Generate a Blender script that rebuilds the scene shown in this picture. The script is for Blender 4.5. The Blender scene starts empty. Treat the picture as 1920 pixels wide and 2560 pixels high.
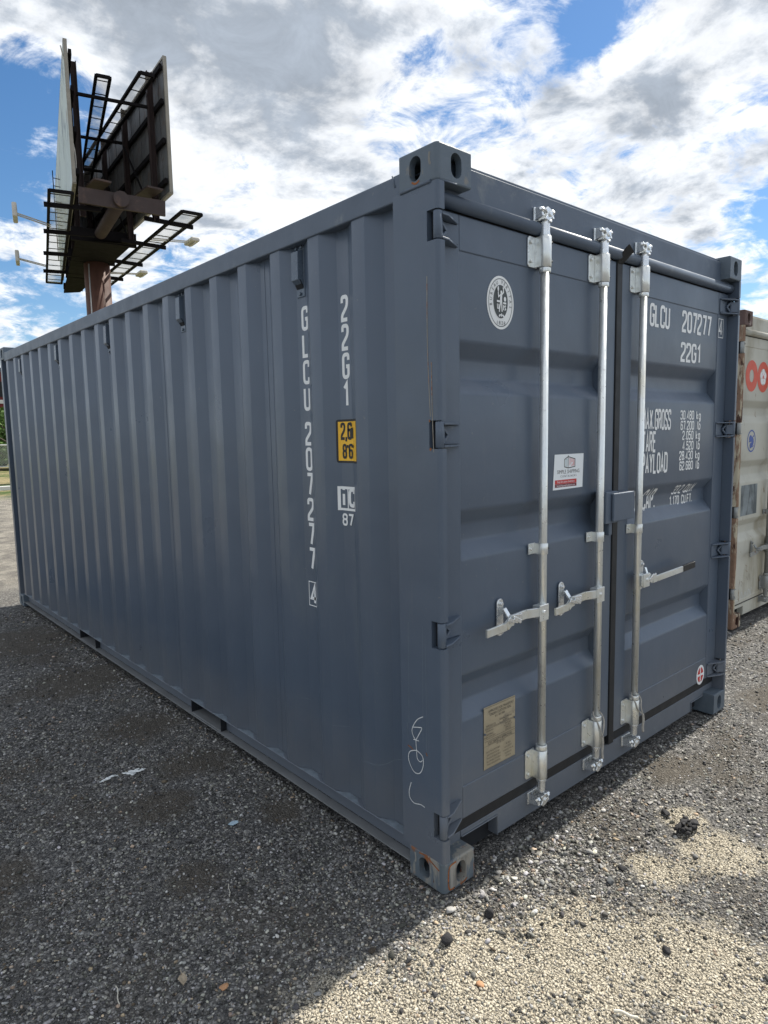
import bpy, bmesh, math, random
import numpy as np
from mathutils import Vector, Matrix
R = math.radians
random.seed(7); RNG = np.random.default_rng(11)
C = bpy.context.scene.collection
scn = bpy.context.scene

# ------------------------------------------------------------------ camera
CAM = Vector((-1.6214, -1.5590, 1.6588)); YAW, PITCH, ROLL = 0.71982, -0.11356, -0.01952
cy, sy, cp, sp = math.cos(YAW), math.sin(YAW), math.cos(PITCH), math.sin(PITCH)
fw = Vector((sy*cp, cy*cp, sp)); rt = Vector((cy, -sy, 0)); up = rt.cross(fw)
c_, s_ = math.cos(ROLL), math.sin(ROLL)
rt2 = rt*c_ + up*s_; up2 = up*c_ - rt*s_
cd = bpy.data.cameras.new('camera'); cam = bpy.data.objects.new('camera', cd); C.objects.link(cam)
cam.matrix_world = Matrix(((rt2.x, up2.x, -fw.x, CAM.x), (rt2.y, up2.y, -fw.y, CAM.y), (rt2.z, up2.z, -fw.z, CAM.z), (0, 0, 0, 1)))
cd.sensor_fit = 'VERTICAL'; cd.sensor_height = 36; cd.lens = 36*1670.1/2560
cd.clip_start = .05; cd.clip_end = 3000
scn.camera = cam

# ------------------------------------------------------------------ sky, sun, exposure
SUN_EL, SUN_AZ = R(50), R(88.7)          # azimuth from +Y towards +X
SKY, CLOUD = .092, .81
w = bpy.data.worlds.new('World'); scn.world = w; w.use_nodes = True
nt = w.node_tree; nt.nodes.clear(); N = nt.nodes; L = nt.links
def nd(t, **k):
    n = N.new(t)
    for a, b in k.items():
        if a.startswith('i_'):
            key = a[2:]; key = int(key) if key.isdigit() else key
            n.inputs[key].default_value = b
        else: setattr(n, a, b)
    return n
def mth(op, a, b=None, c=None, clamp=False):
    n = N.new('ShaderNodeMath'); n.operation = op; n.use_clamp = clamp
    for i, v in enumerate((a, b, c)):
        if v is None: continue
        if isinstance(v, (int, float)): n.inputs[i].default_value = v
        else: L.new(v, n.inputs[i])
    return n.outputs[0]
def sstep(v, a, b):
    n = N.new('ShaderNodeMapRange'); n.interpolation_type = 'SMOOTHSTEP'
    L.new(v, n.inputs[0]); n.inputs[1].default_value = a; n.inputs[2].default_value = b
    return n.outputs[0]
tc = nd('ShaderNodeTexCoord'); dirv = tc.outputs['Generated']
sep = nd('ShaderNodeSeparateXYZ'); L.new(dirv, sep.inputs[0])
zz = mth('ADD', mth('MAXIMUM', sep.outputs[2], 0.0), .22)
cmb = nd('ShaderNodeCombineXYZ')
L.new(mth('DIVIDE', sep.outputs[0], zz), cmb.inputs[0]); L.new(mth('DIVIDE', sep.outputs[1], zz), cmb.inputs[1])
def noise(vec, sc, det=6, ro=.55, di=0.0, off=(0, 0, 0)):
    m = nd('ShaderNodeMapping'); m.inputs['Location'].default_value = off; L.new(vec, m.inputs[0])
    n = nd('ShaderNodeTexNoise'); n.inputs['Scale'].default_value = sc; n.inputs['Detail'].default_value = det
    n.inputs['Roughness'].default_value = ro; n.inputs['Distortion'].default_value = di
    L.new(m.outputs[0], n.inputs['Vector']); return n.outputs['Fac']
def blob(d, k):
    v = nd('ShaderNodeVectorMath', operation='DOT_PRODUCT'); L.new(dirv, v.inputs[0]); v.inputs[1].default_value = Vector(d).normalized()
    return mth('POWER', mth('MAXIMUM', v.outputs['Value'], 0.0), k)
def addm(*xs):
    o = xs[0]
    for x in xs[1:]: o = mth('ADD', o, x)
    return o
pv = cmb.outputs[0]
n1 = noise(pv, 2.5, 12, .62, .25, (3.1, 1.7, .3))
n2 = noise(pv, 7.5, 10, .66, .5, (8.4, .6, 2.1))
dens = addm(mth('MULTIPLY', n1, 1.0), mth('MULTIPLY', mth('SUBTRACT', n2, .5), .62))
for d, k, a in [((.235, .89, .395), 420, -.30), ((.185, .93, .335), 700, -.26), ((.30, .86, .36), 1400, -.16), ((.755, .465, .478), 900, -.30), ((.70, .52, .50), 1500, -.14),
                ((.905, .33, .262), 1100, -.26), ((.925, .30, .235), 1500, -.10), ((.48, .80, .36), 2600, -.16), ((.64, .62, .46), 2600, -.10),
                ((.57, .72, .39), 60, .14), ((.42, .82, .40), 160, .12), ((.84, .42, .41), 120, .16), ((.33, .81, .47), 300, .20), ((.52, .70, .50), 200, .14), ((.21, .85, .485), 500, .20)]:
    dens = mth('ADD', dens, mth('MULTIPLY', blob(d, k), a))
cover = sstep(dens, .36, .55)
thick = sstep(mth('ADD', dens, mth('MULTIPLY', mth('SUBTRACT', noise(pv, 4.2, 9, .58, .3, (1.3, 6.2, 4)), .5), 1.15)), .49, .79)
ccol = nd('ShaderNodeMix', data_type='RGBA'); L.new(thick, ccol.inputs['Factor'])
ccol.inputs['A'].default_value = (.93, .96, 1.0, 1); ccol.inputs['B'].default_value = (.37, .42, .49, 1)
lum = nd('ShaderNodeMix', data_type='RGBA', blend_type='MULTIPLY'); lum.inputs['Factor'].default_value = 1
L.new(ccol.outputs['Result'], lum.inputs['A'])
gl = mth('ADD', mth('MULTIPLY', n2, 1.0), .48)
gc = nd('ShaderNodeCombineColor'); [L.new(gl, gc.inputs[i]) for i in range(3)]
L.new(gc.outputs[0], lum.inputs['B'])
sky = nd('ShaderNodeTexSky', sky_type='NISHITA', sun_disc=False, sun_elevation=SUN_EL, sun_rotation=SUN_AZ, altitude=100, air_density=1.0, dust_density=.25, ozone_density=2.5)
hs = nd('ShaderNodeHueSaturation'); hs.inputs['Saturation'].default_value = 1.22; hs.inputs['Value'].default_value = 1.0; L.new(sky.outputs[0], hs.inputs['Color'])
bg1 = nd('ShaderNodeBackground'); L.new(hs.outputs[0], bg1.inputs[0]); bg1.inputs[1].default_value = SKY
bg2 = nd('ShaderNodeBackground'); L.new(lum.outputs['Result'], bg2.inputs[0]); bg2.inputs[1].default_value = CLOUD
ms = nd('ShaderNodeMixShader'); L.new(cover, ms.inputs[0]); L.new(bg1.outputs[0], ms.inputs[1]); L.new(bg2.outputs[0], ms.inputs[2])
wo = nd('ShaderNodeOutputWorld'); L.new(ms.outputs[0], wo.inputs[0])
w.cycles.sampling_method = 'MANUAL'; w.cycles.sample_map_resolution = 1024

sd = bpy.data.lights.new('sun', 'SUN'); sd.energy = 5.0; sd.angle = R(.55); sd.color = (1, .95, .86)
so = bpy.data.objects.new('sun', sd); C.objects.link(so)
sv = Vector((math.cos(SUN_EL)*math.sin(SUN_AZ), math.cos(SUN_EL)*math.cos(SUN_AZ), math.sin(SUN_EL)))
so.rotation_euler = sv.to_track_quat('Z', 'Y').to_euler(); so.location = (20, 0, 30)
scn.view_settings.view_transform = 'Standard'; scn.view_settings.look = 'None'
scn.view_settings.exposure = 0.52; scn.view_settings.gamma = 1

# ------------------------------------------------------------------ materials
def mat(name, col, rough=.5, metal=0.0, *a, **k):
    return mat_(name, col, rough, metal, *a, **k)
def mat_(name, col, rough=.5, metal=0.0, var=.12, vs=3.0, bump=0.0, bs=60.0, spec=.5, var2=None, coat=0.0, dirt=None, wave=0.0):
    """principled with object-space tonal variation and bump; var2=(colour, scale, lo, hi) adds patches of another colour"""
    global N, L, nt
    m = bpy.data.materials.new(name); m.use_nodes = True; nt = m.node_tree; N = nt.nodes; L = nt.links
    b = N['Principled BSDF']; b.inputs['Roughness'].default_value = rough; b.inputs['Metallic'].default_value = metal
    b.inputs['Specular IOR Level'].default_value = spec; b.inputs['Coat Weight'].default_value = coat
    t = nd('ShaderNodeTexCoord'); o = t.outputs['Object']
    n = noise(o, vs, 6, .6)
    mr = nd('ShaderNodeMapRange'); L.new(n, mr.inputs[0]); mr.inputs[1].default_value = .25; mr.inputs[2].default_value = .75
    mr.inputs[3].default_value = 1-var; mr.inputs[4].default_value = 1+var
    mx = nd('ShaderNodeVectorMath', operation='SCALE'); mx.inputs[0].default_value = col[:3]; L.new(mr.outputs[0], mx.inputs['Scale'])
    out = mx.outputs[0]
    for v in ([] if var2 is None else (var2 if isinstance(var2, list) else [var2])):
        c2, s2, lo, hi = v[:4]; mp = nd('ShaderNodeMapping'); L.new(o, mp.inputs[0]); mp.inputs['Scale'].default_value = v[4] if len(v) > 4 else (1, 1, 1)
        n3 = noise(mp.outputs[0], s2, 8, .65, .2)
        f = sstep(n3, lo, hi); mm = nd('ShaderNodeMix', data_type='RGBA'); L.new(f, mm.inputs['Factor']); L.new(out, mm.inputs['A'])
        mm.inputs['B'].default_value = (*c2, 1); out = mm.outputs['Result']
    if dirt:     # dust thrown up against the lowest part, broken up by noise, and faint run-down streaks
        sz = nd('ShaderNodeSeparateXYZ'); L.new(o, sz.inputs[0])
        mp = nd('ShaderNodeMapping'); L.new(o, mp.inputs[0]); mp.inputs['Scale'].default_value = (1, 1, .06)
        stx = noise(mp.outputs[0], 22, 6, .7)
        low = mth('MULTIPLY', sstep(mth('ADD', sz.outputs[2], mth('MULTIPLY', noise(o, 3.5, 7, .7), -.5)), .30, -.10), .42)
        low = mth('ADD', low, mth('MULTIPLY', sstep(stx, .56, .80), .18), clamp=True)
        fl = sstep(noise(o, 46, 3, .5), .735, .75); low = mth('MAXIMUM', low, mth('MULTIPLY', fl, .5))
        mm = nd('ShaderNodeMix', data_type='RGBA'); L.new(low, mm.inputs['Factor']); L.new(out, mm.inputs['A']); mm.inputs['B'].default_value = (*dirt, 1); out = mm.outputs['Result']
    L.new(out, b.inputs['Base Color'])
    r2 = nd('ShaderNodeMapRange'); L.new(noise(o, vs*2.3, 5, .6, 0, (5, 2, 1)), r2.inputs[0]); r2.inputs[1].default_value = .3; r2.inputs[2].default_value = .7
    r2.inputs[3].default_value = max(.03, rough-.06); r2.inputs[4].default_value = min(1, rough+.08); L.new(r2.outputs[0], b.inputs['Roughness'])
    if bump:
        bn = nd('ShaderNodeBump'); bn.inputs['Strength'].default_value = 1; bn.inputs['Distance'].default_value = bump
        hh = [noise(o, bs, 4, .6), mth('MULTIPLY', noise(o, bs*.06, 3, .5), 6.0)]
        if wave: hh.append(mth('MULTIPLY', noise(o, 2.3, 2, .5), wave/bump))
        L.new(addm(*hh), bn.inputs['Height']); L.new(bn.outputs[0], b.inputs['Normal'])
    return m
BLUE = (.086, .113, .154)
M = {}
M['paint'] = mat('container_paint', BLUE, .33, 0, .07, 1.3, .00022, 180, .5, var2=[((.13, .155, .18), 1.6, .58, .80, (1, 1, .35))], dirt=(.175, .178, .182), wave=.012)
M['rail'] = mat('rail_paint', BLUE, .45, 0, .10, 4, .0003, 120, .5, var2=[((.19, .21, .22), 5, .60, .76)], dirt=(.175, .178, .182))
M['cast'] = mat('casting_paint', (.105, .135, .165), .5, 0, .10, 9, .0008, 60, .5, var2=[((.20, .19, .17), 12, .62, .72)])
M['castrust'] = mat('worn_casting', (.11, .135, .155), .55, 0, .12, 12, .0012, 70, .45,
    var2=[((.26, .25, .22), 16, .50, .58, (1, 1, .25)), ((.24, .095, .04), 9, .58, .64, (1, 1, .5)), ((.10, .03, .012), 15, .64, .68)])
M['lighter_grey'] = mat('lighter_grey_paint', (.17, .175, .175), .75, 0, .2, 6, .0004, 80, .3)  # lighter grey than the rail paint, for flanges and pocket floors
M['dark'] = mat('dark_cavity', (.012, .014, .018), .8, 0, .1)
M['rubber'] = mat('black_rubber', (.014, .015, .017), .55, 0, .2, 8, .0005, 40)
M['zinc'] = mat('galvanised_steel', (.80, .82, .80), .32, .72, .07, 14, .0002, 150, .5, var2=[((.58, .59, .58), 34, .55, .75), ((.70, .68, .58), 3, .5, .7)])
M['cast_zinc'] = mat('cast_galvanised_steel', (.80, .82, .82), .27, .8, .18, 22, .0012, 60)
M['vent'] = mat('vent_plastic', (.095, .125, .165), .28, 0, .06, 6, .0002, 40)
M['white'] = mat('white_marking', (.82, .83, .82), .5, 0, .05, 10, var2=[((.35, .38, .42), 70, .68, .72)])
M['chalk'] = mat('chalk', (.60, .62, .62), .9, 0, .15, 40)
M['scratch'] = mat('scratch', (.30, .27, .22), .6, .2, .3, 30, var2=[((.32, .11, .04), 14, .5, .6)])
M['scuff'] = mat('scuff', (.17, .205, .235), .7, 0, .3, 30)
M['faint'] = mat('faint_scrape', (.13, .16, .19), .6, 0, .2, 30)
M['rustmark'] = mat('rust_mark', (.24, .10, .045), .8, 0, .35, 40)
M['yellow'] = mat('yellow_label', (.88, .50, .03), .45, 0, .03)
M['black'] = mat('black_marking', (.015, .015, .016), .5, 0, .05)
M['ink'] = mat('dark_ink', (.06, .055, .05), .6, 0, .1)
M['grey_ink'] = mat('grey_green_ink', (.075, .085, .085), .55, 0, .05)
M['plate'] = mat('brass_plate', (.42, .37, .27), .42, .45, .12, 9, .0003, 60, .5, var2=[((.30, .27, .21), 14, .55, .7)])
M['sticker'] = mat('sticker_paper', (.80, .84, .86), .35, 0, .02)
M['red'] = mat('red_print', (.55, .04, .04), .4, 0, .05)
M['maroon'] = mat('maroon_print', (.17, .02, .03), .4, 0, .05)
M['pink'] = mat('pink_print', (.75, .35, .35), .4, 0, .05)
M['teal'] = mat('teal_print', (.25, .42, .45), .4, 0, .05)
M['grip'] = mat('black_grip', (.014, .013, .013), .5, 0, .2, 30)
M['cord'] = mat('dirty_cord', (.38, .36, .32), .85, 0, .3, 60, .002, 300)
# second container
M['cream'] = mat('old_white_paint', (.50, .49, .42), .55, 0, .08, 2.5, .0006, 60, .4, var2=[((.33, .30, .22), 2.4, .46, .68, (1, 1, .4)), ((.24, .15, .08), 13, .64, .70, (1, 1, .3))])
M['rusty'] = mat('rusty_post', (.24, .15, .10), .8, 0, .3, 9, .003, 40, .3, var2=[((.50, .44, .32), 9, .48, .55, (1, 1, .3)), ((.07, .035, .025), 14, .56, .60, (1, 1, .35))])
M['rustcast'] = mat('rusty_casting', (.13, .085, .075), .8, .1, .3, 14, .003, 50, .3, var2=[((.30, .24, .21), 14, .56, .66)])
M['greysteel'] = mat('weathered_steel', (.30, .31, .30), .5, .5, .2, 12, .001, 60, .5, var2=[((.20, .13, .09), 14, .6, .68)])
M['orange'] = mat('orange_red_marking', (.62, .075, .03), .5, 0, .07, 8)
M['bluemark'] = mat('blue_marking', (.04, .09, .34), .5, 0, .08, 20)
M['greypanel'] = mat('weathered_grey_label', (.20, .23, .24), .6, 0, .25, 9, .0004, 50, .4, var2=[((.08, .095, .10), 9, .5, .62, (1, 1, .25))])
# billboard
M['brown'] = mat('brown_paint', (.042, .027, .024), .6, 0, .2, 1.5, .002, 10, .4, var2=[((.10, .06, .045), 1.1, .55, .7)])
M['pole'] = mat('red_brown_pole', (.12, .060, .045), .6, 0, .2, 1.2, .002, 10, .3, var2=[((.07, .04, .032), 1.5, .5, .65, (1, 1, .3))])
M['darkbrown'] = mat('dark_brown_paint', (.030, .020, .019), .7, 0, .25, 2, 0, 60, .2)
M['darksteel'] = mat('dark_brown_steel', (.009, .008, .009), .8, 0, .25, 2, 0, 60, .1)
M['bbpanel'] = mat('billboard_back', (.12, .125, .13), .6, .2, .3, 1.2, .002, 5, .4, var2=[((.12, .10, .09), 2, .5, .65)])
M['bbface'] = mat('billboard_vinyl', (.46, .52, .50), .5, 0, .12, .4, 0, 10, .4, var2=[((.20, .24, .26), .55, .54, .60, (2, 2, 1))])
M['bbedge'] = mat('billboard_edge', (.27, .25, .21), .6, .1, .25, 2)
M['grate'] = mat('walkway_grating', (.55, .56, .60), .6, .1, .1, 4); M['grate'].node_tree.nodes['Principled BSDF'].inputs['Alpha'].default_value = .42
M['lamp'] = mat('lamp_housing', (.50, .48, .44), .5, .2, .15, 6)
# background
M['brick'] = mat('dark_red_cladding', (.14, .012, .014), .7, 0, .2, .5)
M['band'] = mat('pale_band', (.6, .6, .58), .6, 0, .1, 1)
M['bark'] = mat('bark', (.08, .06, .045), .9, 0, .3, 5, .02, 10)
M['leaf'] = mat('leaves', (.07, .13, .025), .6, 0, .35, .6, spec=.3, var2=[((.13, .22, .045), .9, .5, .65)])
M['fence'] = mat('galvanised_fence', (.55, .56, .56), .5, .4, .1, 3)
M['tar'] = mat('bitumen_lump', (.022, .021, .022), .85, 0, .4, 20, .004, 60)
M['stoneA'] = mat('orange_pebble', (.45, .24, .12), .7, 0, .2, 60)
M['dryleaf'] = mat('dry_leaf', (.42, .34, .24), .8, 0, .25, 60)
M['straw'] = mat('pale_straw', (.62, .58, .48), .8, 0, .1, 60)
M['splash'] = mat('white_splash', (.78, .80, .78), .7, 0, .08, 60)
M['bluepaper'] = mat('pale_blue_scrap', (.42, .55, .62), .6, 0, .1, 60)

# ------------------------------------------------------------------ mesh helpers
class MB:
    def __init__(s): s.v = []; s.f = []; s.m = []; s.sm = []
    def add(s, vs, fs, mi=0, smooth=False):
        o = len(s.v); s.v += [tuple(v) for v in vs]; s.f += [tuple(i+o for i in f) for f in fs]; s.m += [mi]*len(fs); s.sm += [smooth]*len(fs); return s
    def box(s, a, b, mi=0):
        x0, y0, z0 = a; x1, y1, z1 = b
        return s.add([(x0, y0, z0), (x1, y0, z0), (x1, y1, z0), (x0, y1, z0), (x0, y0, z1), (x1, y0, z1), (x1, y1, z1), (x0, y1, z1)],
            [(0, 3, 2, 1), (4, 5, 6, 7), (0, 1, 5, 4), (1, 2, 6, 5), (2, 3, 7, 6), (3, 0, 4, 7)], mi)
    def bar(s, a, b, w, h=None, mi=0, upv=(0, 0, 1)):
        a = Vector(a); b = Vector(b); h = h or w; d = (b-a).normalized(); u = Vector(upv)
        if abs(d.dot(u)) > .98: u = Vector((1, 0, 0))
        x = d.cross(u).normalized(); y = x.cross(d).normalized()
        vs = [p + x*sx*w/2 + y*sy_*h/2 for p in (a, b) for sx, sy_ in ((-1, -1), (1, -1), (1, 1), (-1, 1))]
        return s.add(vs, [(0, 1, 2, 3), (7, 6, 5, 4), (0, 4, 5, 1), (1, 5, 6, 2), (2, 6, 7, 3), (3, 7, 4, 0)], mi)
    def tube(s, pts, r, n=16, mi=0, caps=True):
        pts = [Vector(p) for p in pts]; rs = r if isinstance(r, (list, tuple)) else [r]*len(pts)
        d0 = (pts[1]-pts[0]).normalized(); u = Vector((0, 0, 1)) if abs(d0.z) < .9 else Vector((1, 0, 0))
        x = d0.cross(u).normalized(); vs = []; fs = []
        for i, p in enumerate(pts):
            d = (pts[min(i+1, len(pts)-1)]-pts[max(i-1, 0)]).normalized()
            x = (x - d*x.dot(d)).normalized(); y = d.cross(x)
            vs += [p + x*math.cos(2*math.pi*k/n)*rs[i] + y*math.sin(2*math.pi*k/n)*rs[i] for k in range(n)]
        for i in range(len(pts)-1):
            for k in range(n):
                k2 = (k+1) % n; fs.append((i*n+k, i*n+k2, (i+1)*n+k2, (i+1)*n+k))
        s.add(vs, fs, mi, True)
        if caps:
            s.add(vs[:n], [tuple(range(n-1, -1, -1))], mi); s.add(vs[-n:], [tuple(range(n))], mi)
        return s
    def prism(s, poly, ax, a, b, mi=0, smooth=False):
        """poly of 2D points extruded along axis ax between a and b; 2D axes are the other two in xyz order"""
        def P(p, t):
            q = list(p); q.insert(ax, t); return tuple(q)
        n = len(poly); vs = [P(p, a) for p in poly] + [P(p, b) for p in poly]
        s.add(vs, [tuple(range(n-1, -1, -1)), tuple(range(n, 2*n))], mi)
        return s.add(vs, [(i, (i+1) % n, n+(i+1) % n, n+i) for i in range(n)], mi, smooth)
    def build(s, name, mats, parent=None, bevel=0, seg=2, loc=None):
        me = bpy.data.meshes.new(name); me.from_pydata(s.v, [], s.f)
        if not isinstance(mats, (list, tuple)): mats = [mats]
        for m in mats: me.materials.append(m)
        me.polygons.foreach_set('material_index', s.m); me.polygons.foreach_set('use_smooth', s.sm); me.update()
        bm = bmesh.new(); bm.from_mesh(me); bmesh.ops.remove_doubles(bm, verts=bm.verts, dist=1e-6); bmesh.ops.recalc_face_normals(bm, faces=bm.faces); bm.to_mesh(me); bm.free()
        o = bpy.data.objects.new(name, me); C.objects.link(o)
        if parent: o.parent = parent
        if loc: o.location = loc
        if bevel:
            md = o.modifiers.new('bevel', 'BEVEL'); md.width = bevel; md.segments = seg; md.limit_method = 'ANGLE'; md.angle_limit = R(40)
            md.harden_normals = False
        return o
def empty(name, loc=(0, 0, 0), rz=0):
    o = bpy.data.objects.new(name, None); C.objects.link(o); o.location = loc; o.rotation_euler = (0, 0, rz); o.empty_display_size = .3; return o
def tag(o, label=None, cat=None, group=None, kind=None):
    if label: o['label'] = label
    if cat: o['category'] = cat
    if group: o['group'] = group
    if kind: o['kind'] = kind
    return o
def mesh_obj(name, me, m, parent=None):
    o = bpy.data.objects.new(name, me); C.objects.link(o)
    if m and not me.materials: me.materials.append(m)
    if parent: o.parent = parent
    return o

# ---- stroke lettering (condensed stencil-like capitals), glyph box 1 x 2
GL = {'0': [[(0,0),(1,0),(1,2),(0,2),'c']], '1': [[(.12,1.55,0),(.6,2,0),(.6,0)]], '2': [[(0,1.5),(0,2),(1,2),(1,1.2),(0,.4),(0,0,0),(1,0)]],
'3': [[(0,1.6),(0,2),(1,2),(1,1.05),(.4,1.05)], [(.5,1.05),(1,1.05),(1,0),(0,0),(0,.4)]], '4': [[(.72,0),(.72,2,0),(0,.5,0),(1.08,.5)]],
'5': [[(.95,2),(.06,2,0),(.06,1.15,0),(1,1.25),(1,0),(0,0),(0,.4)]], '6': [[(1,1.6),(1,2),(0,2),(0,0),(1,0),(1,1.15),(0,1.15)]],
'7': [[(0,2),(1,2,0),(.42,0)]], '8': [[(0,1.06),(1,1.06),(1,2),(0,2),'c'], [(0,0),(1,0),(1,1.06),(0,1.06),'c']], '9': [[(0,.4),(0,0),(1,0),(1,2),(0,2),(0,.9),(1,.9)]],
'A': [[(0,0),(.5,2,0),(1,0)], [(.2,.62),(.8,.62)]], 'C': [[(1,1.5),(1,2),(0,2),(0,0),(1,0),(1,.5)]], 'D': [[(0,0,0),(0,2,0),(1,2),(1,0),'c']],
'E': [[(.95,2),(0,2,0),(0,0,0),(.95,0)], [(0,1.05),(.8,1.05)]], 'F': [[(.95,2),(0,2,0),(0,0)], [(0,1.05),(.8,1.05)]],
'G': [[(1,1.5),(1,2),(0,2),(0,0),(1,0),(1,.95,0),(.55,.95)]], 'L': [[(0,2),(0,0,0),(.9,0)]], 'M': [[(0,0),(0,2,0),(.55,.7,0),(1.1,2,0),(1.1,0)]],
'O': [[(0,0),(1,0),(1,2),(0,2),'c']], 'P': [[(0,0),(0,2,0),(1,2),(1,.95),(0,.95)]], 'R': [[(0,0),(0,2,0),(1,2),(1,1),(0,1)], [(.5,1),(1,0)]],
'S': [[(1,1.55),(1,2),(0,2),(0,1.1),(1,.9),(1,0),(0,0),(0,.45)]], 'T': [[(0,2),(1,2)], [(.5,2),(.5,0)]], 'U': [[(0,2),(0,0),(1,0),(1,2)]],
'X': [[(0,0),(1,2)], [(0,2),(1,0)]], 'Y': [[(0,2),(.5,1,0),(1,2)], [(.5,1),(.5,0)]], '.': [[(.1,0),(.1,.2)]], ',': [[(.15,.2),(0,-.4)]],
"'": [[(.15,2),(.15,1.55)]], '"': [[(.1,2),(.1,1.55)], [(.5,2),(.5,1.55)]], 'k': [[(0,2),(0,0)], [(.85,1.3),(.1,.6,0),(.9,0)]],
'g': [[(.9,1.3),(0,1.3),(0,0),(.9,0)], [(.9,1.35),(.9,-.5),(.05,-.5)]], 'l': [[(.4,2),(.4,0)]], 'b': [[(0,2),(0,0,0),(.9,0),(.9,1.3),(0,1.3)]],
'm': [[(0,0),(0,1.3)], [(0,1.3),(.6,1.3),(.6,0)], [(.6,1.3),(1.2,1.3),(1.2,0)]], 'i': [[(.3,0),(.3,1.3)], [(.3,1.75),(.3,1.95)]], 'c': [[(.85,1),(.85,1.3),(0,1.3),(0,0),(.85,0),(.85,.35)]]}
WID = {'.': .25, ',': .3, "'": .3, '"': .6, 'M': 1.1, 'm': 1.2, 'i': .6, 'l': .75, ' ': .8, '1': .75, 'c': .85}
def rounded(pts, closed, r=.42):
    P = [(p[0], p[1]) for p in pts]; rr = [p[2] if len(p) > 2 else r for p in pts]; out = []; n = len(P)
    for i in range(n):
        if not closed and i in (0, n-1): out.append(Vector(P[i])); continue
        p = Vector(P[i]); a = Vector(P[i-1]); b = Vector(P[(i+1) % n]); q = rr[i]
        la, lb = (a-p).length, (b-p).length
        q = min(q, la*.48, lb*.48)
        if q < .01: out.append(p); continue
        s0 = p+(a-p).normalized()*q; s1 = p+(b-p).normalized()*q
        for k in range(6):
            t = k/5; out.append(s0*(1-t)**2 + p*2*t*(1-t) + s1*t*t)
    return out
def stroke(pts, closed, wd):
    n = len(pts); vs = []; fs = []
    for i in range(n):
        a = pts[i-1] if (i or closed) else None; b = pts[(i+1) % n] if (i < n-1 or closed) else None; p = pts[i]
        d1 = (p-a).normalized() if a is not None else (b-p).normalized(); d2 = (b-p).normalized() if b is not None else d1
        n1_ = Vector((-d1.y, d1.x)); n2_ = Vector((-d2.y, d2.x)); m_ = (n1_+n2_)
        if m_.length < .2: m_ = n1_
        m_.normalize(); k = min(1/max(.35, m_.dot(n1_)), 2.2)
        vs += [p+m_*wd/2*k, p-m_*wd/2*k]
    for i in range(n if closed else n-1):
        j = (i+1) % n; fs.append((2*i, 2*i+1, 2*j+1, 2*j))
    return vs, fs
def text2d(s, h, wr=.42, st=.30, gap=.55, conform=None):
    """returns list of (verts2d, faces) for a line of capitals height h; wr = glyph width / (h/2)"""
    out = []; x = 0; sx = h/2*wr*2; sy_ = h/2
    for ch in s:
        if ch in GL:
            for pl_ in GL[ch]:
                cl = pl_[-1] == 'c'; pts = rounded([p for p in pl_ if p != 'c'], cl)
                pts = [Vector((p.x*sx, p.y*sy_)) for p in pts]
                vs, fs = stroke(pts, cl, st*sy_); out.append(([(v.x+x, v.y) for v in vs], fs))
        x += (WID.get(ch, 1.0)+gap)*sx
    return out, x-gap*sx
def decal(name, pieces, m, to3, parent, breaks=None, step=.00012, base=0.0):
    """pieces of 2D geometry mapped by to3(u, v, lift); breaks = [(axis, value)] lines where the surface bends"""
    bm = bmesh.new()
    for i, (vs, fs) in enumerate(pieces):
        bv = [bm.verts.new((v[0], v[1], i*step)) for v in vs]
        for f in fs:
            try: bm.faces.new([bv[k] for k in f])
            except ValueError: pass
    for ax, val in (breaks or []):
        nrm = (1, 0, 0) if ax == 0 else (0, 1, 0); co = (val, 0, 0) if ax == 0 else (0, val, 0)
        bmesh.ops.bisect_plane(bm, geom=bm.verts[:]+bm.edges[:]+bm.faces[:], plane_co=co, plane_no=nrm)
    for v in bm.verts: v.co = to3(v.co.x, v.co.y, v.co.z+base)
    me = bpy.data.meshes.new(name); bm.to_mesh(me); bm.free()
    return mesh_obj(name, me, m, parent)
def ellipse(cx_, cy_, rx, ry, n=40, a0=0, a1=2*math.pi): return [(cx_+rx*math.cos(a0+(a1-a0)*k/n), cy_+ry*math.sin(a0+(a1-a0)*k/n)) for k in range(n)]
def disc(cx_, cy_, rx, ry, n=40): return (ellipse(cx_, cy_, rx, ry, n), [tuple(range(n))])
def ring(cx_, cy_, rx, ry, rx2, ry2, n=40):
    a = ellipse(cx_, cy_, rx, ry, n); b = ellipse(cx_, cy_, rx2, ry2, n)
    return (a+b, [(i, (i+1) % n, n+(i+1) % n, n+i) for i in range(n)])
def rect(x0, y0, x1, y1): return ([(x0, y0), (x1, y0), (x1, y1), (x0, y1)], [(0, 1, 2, 3)])
def line(pts, wd): return stroke_(pts, wd)
def stroke_(pts, wd, closed=False):
    vs, fs = stroke([Vector(p) for p in pts], closed, wd); return ([(v.x, v.y) for v in vs], fs)
def fonttext(body, size, sx=1.0, cx_=0, cy_=0, rot=0, align='CENTER'):
    cu = bpy.data.curves.new('t', 'FONT'); cu.body = body; cu.size = size; cu.align_x = align; cu.align_y = 'CENTER'; cu.resolution_u = 2
    o = bpy.data.objects.new('t', cu); C.objects.link(o); me = bpy.data.meshes.new_from_object(o)
    vs = []; c0, s0 = math.cos(rot), math.sin(rot)
    for v in me.vertices:
        x, y = v.co.x*sx, v.co.y; vs.append((cx_+x*c0-y*s0, cy_+x*s0+y*c0))
    fs = [tuple(p.vertices) for p in me.polygons]
    bpy.data.objects.remove(o); bpy.data.curves.remove(cu); bpy.data.meshes.remove(me)
    return (vs, fs)
def shift(ps, dx, dy, k=1): return [([(x*k+dx, y*k+dy) for x, y in vs], fs) for vs, fs in ps]

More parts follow.
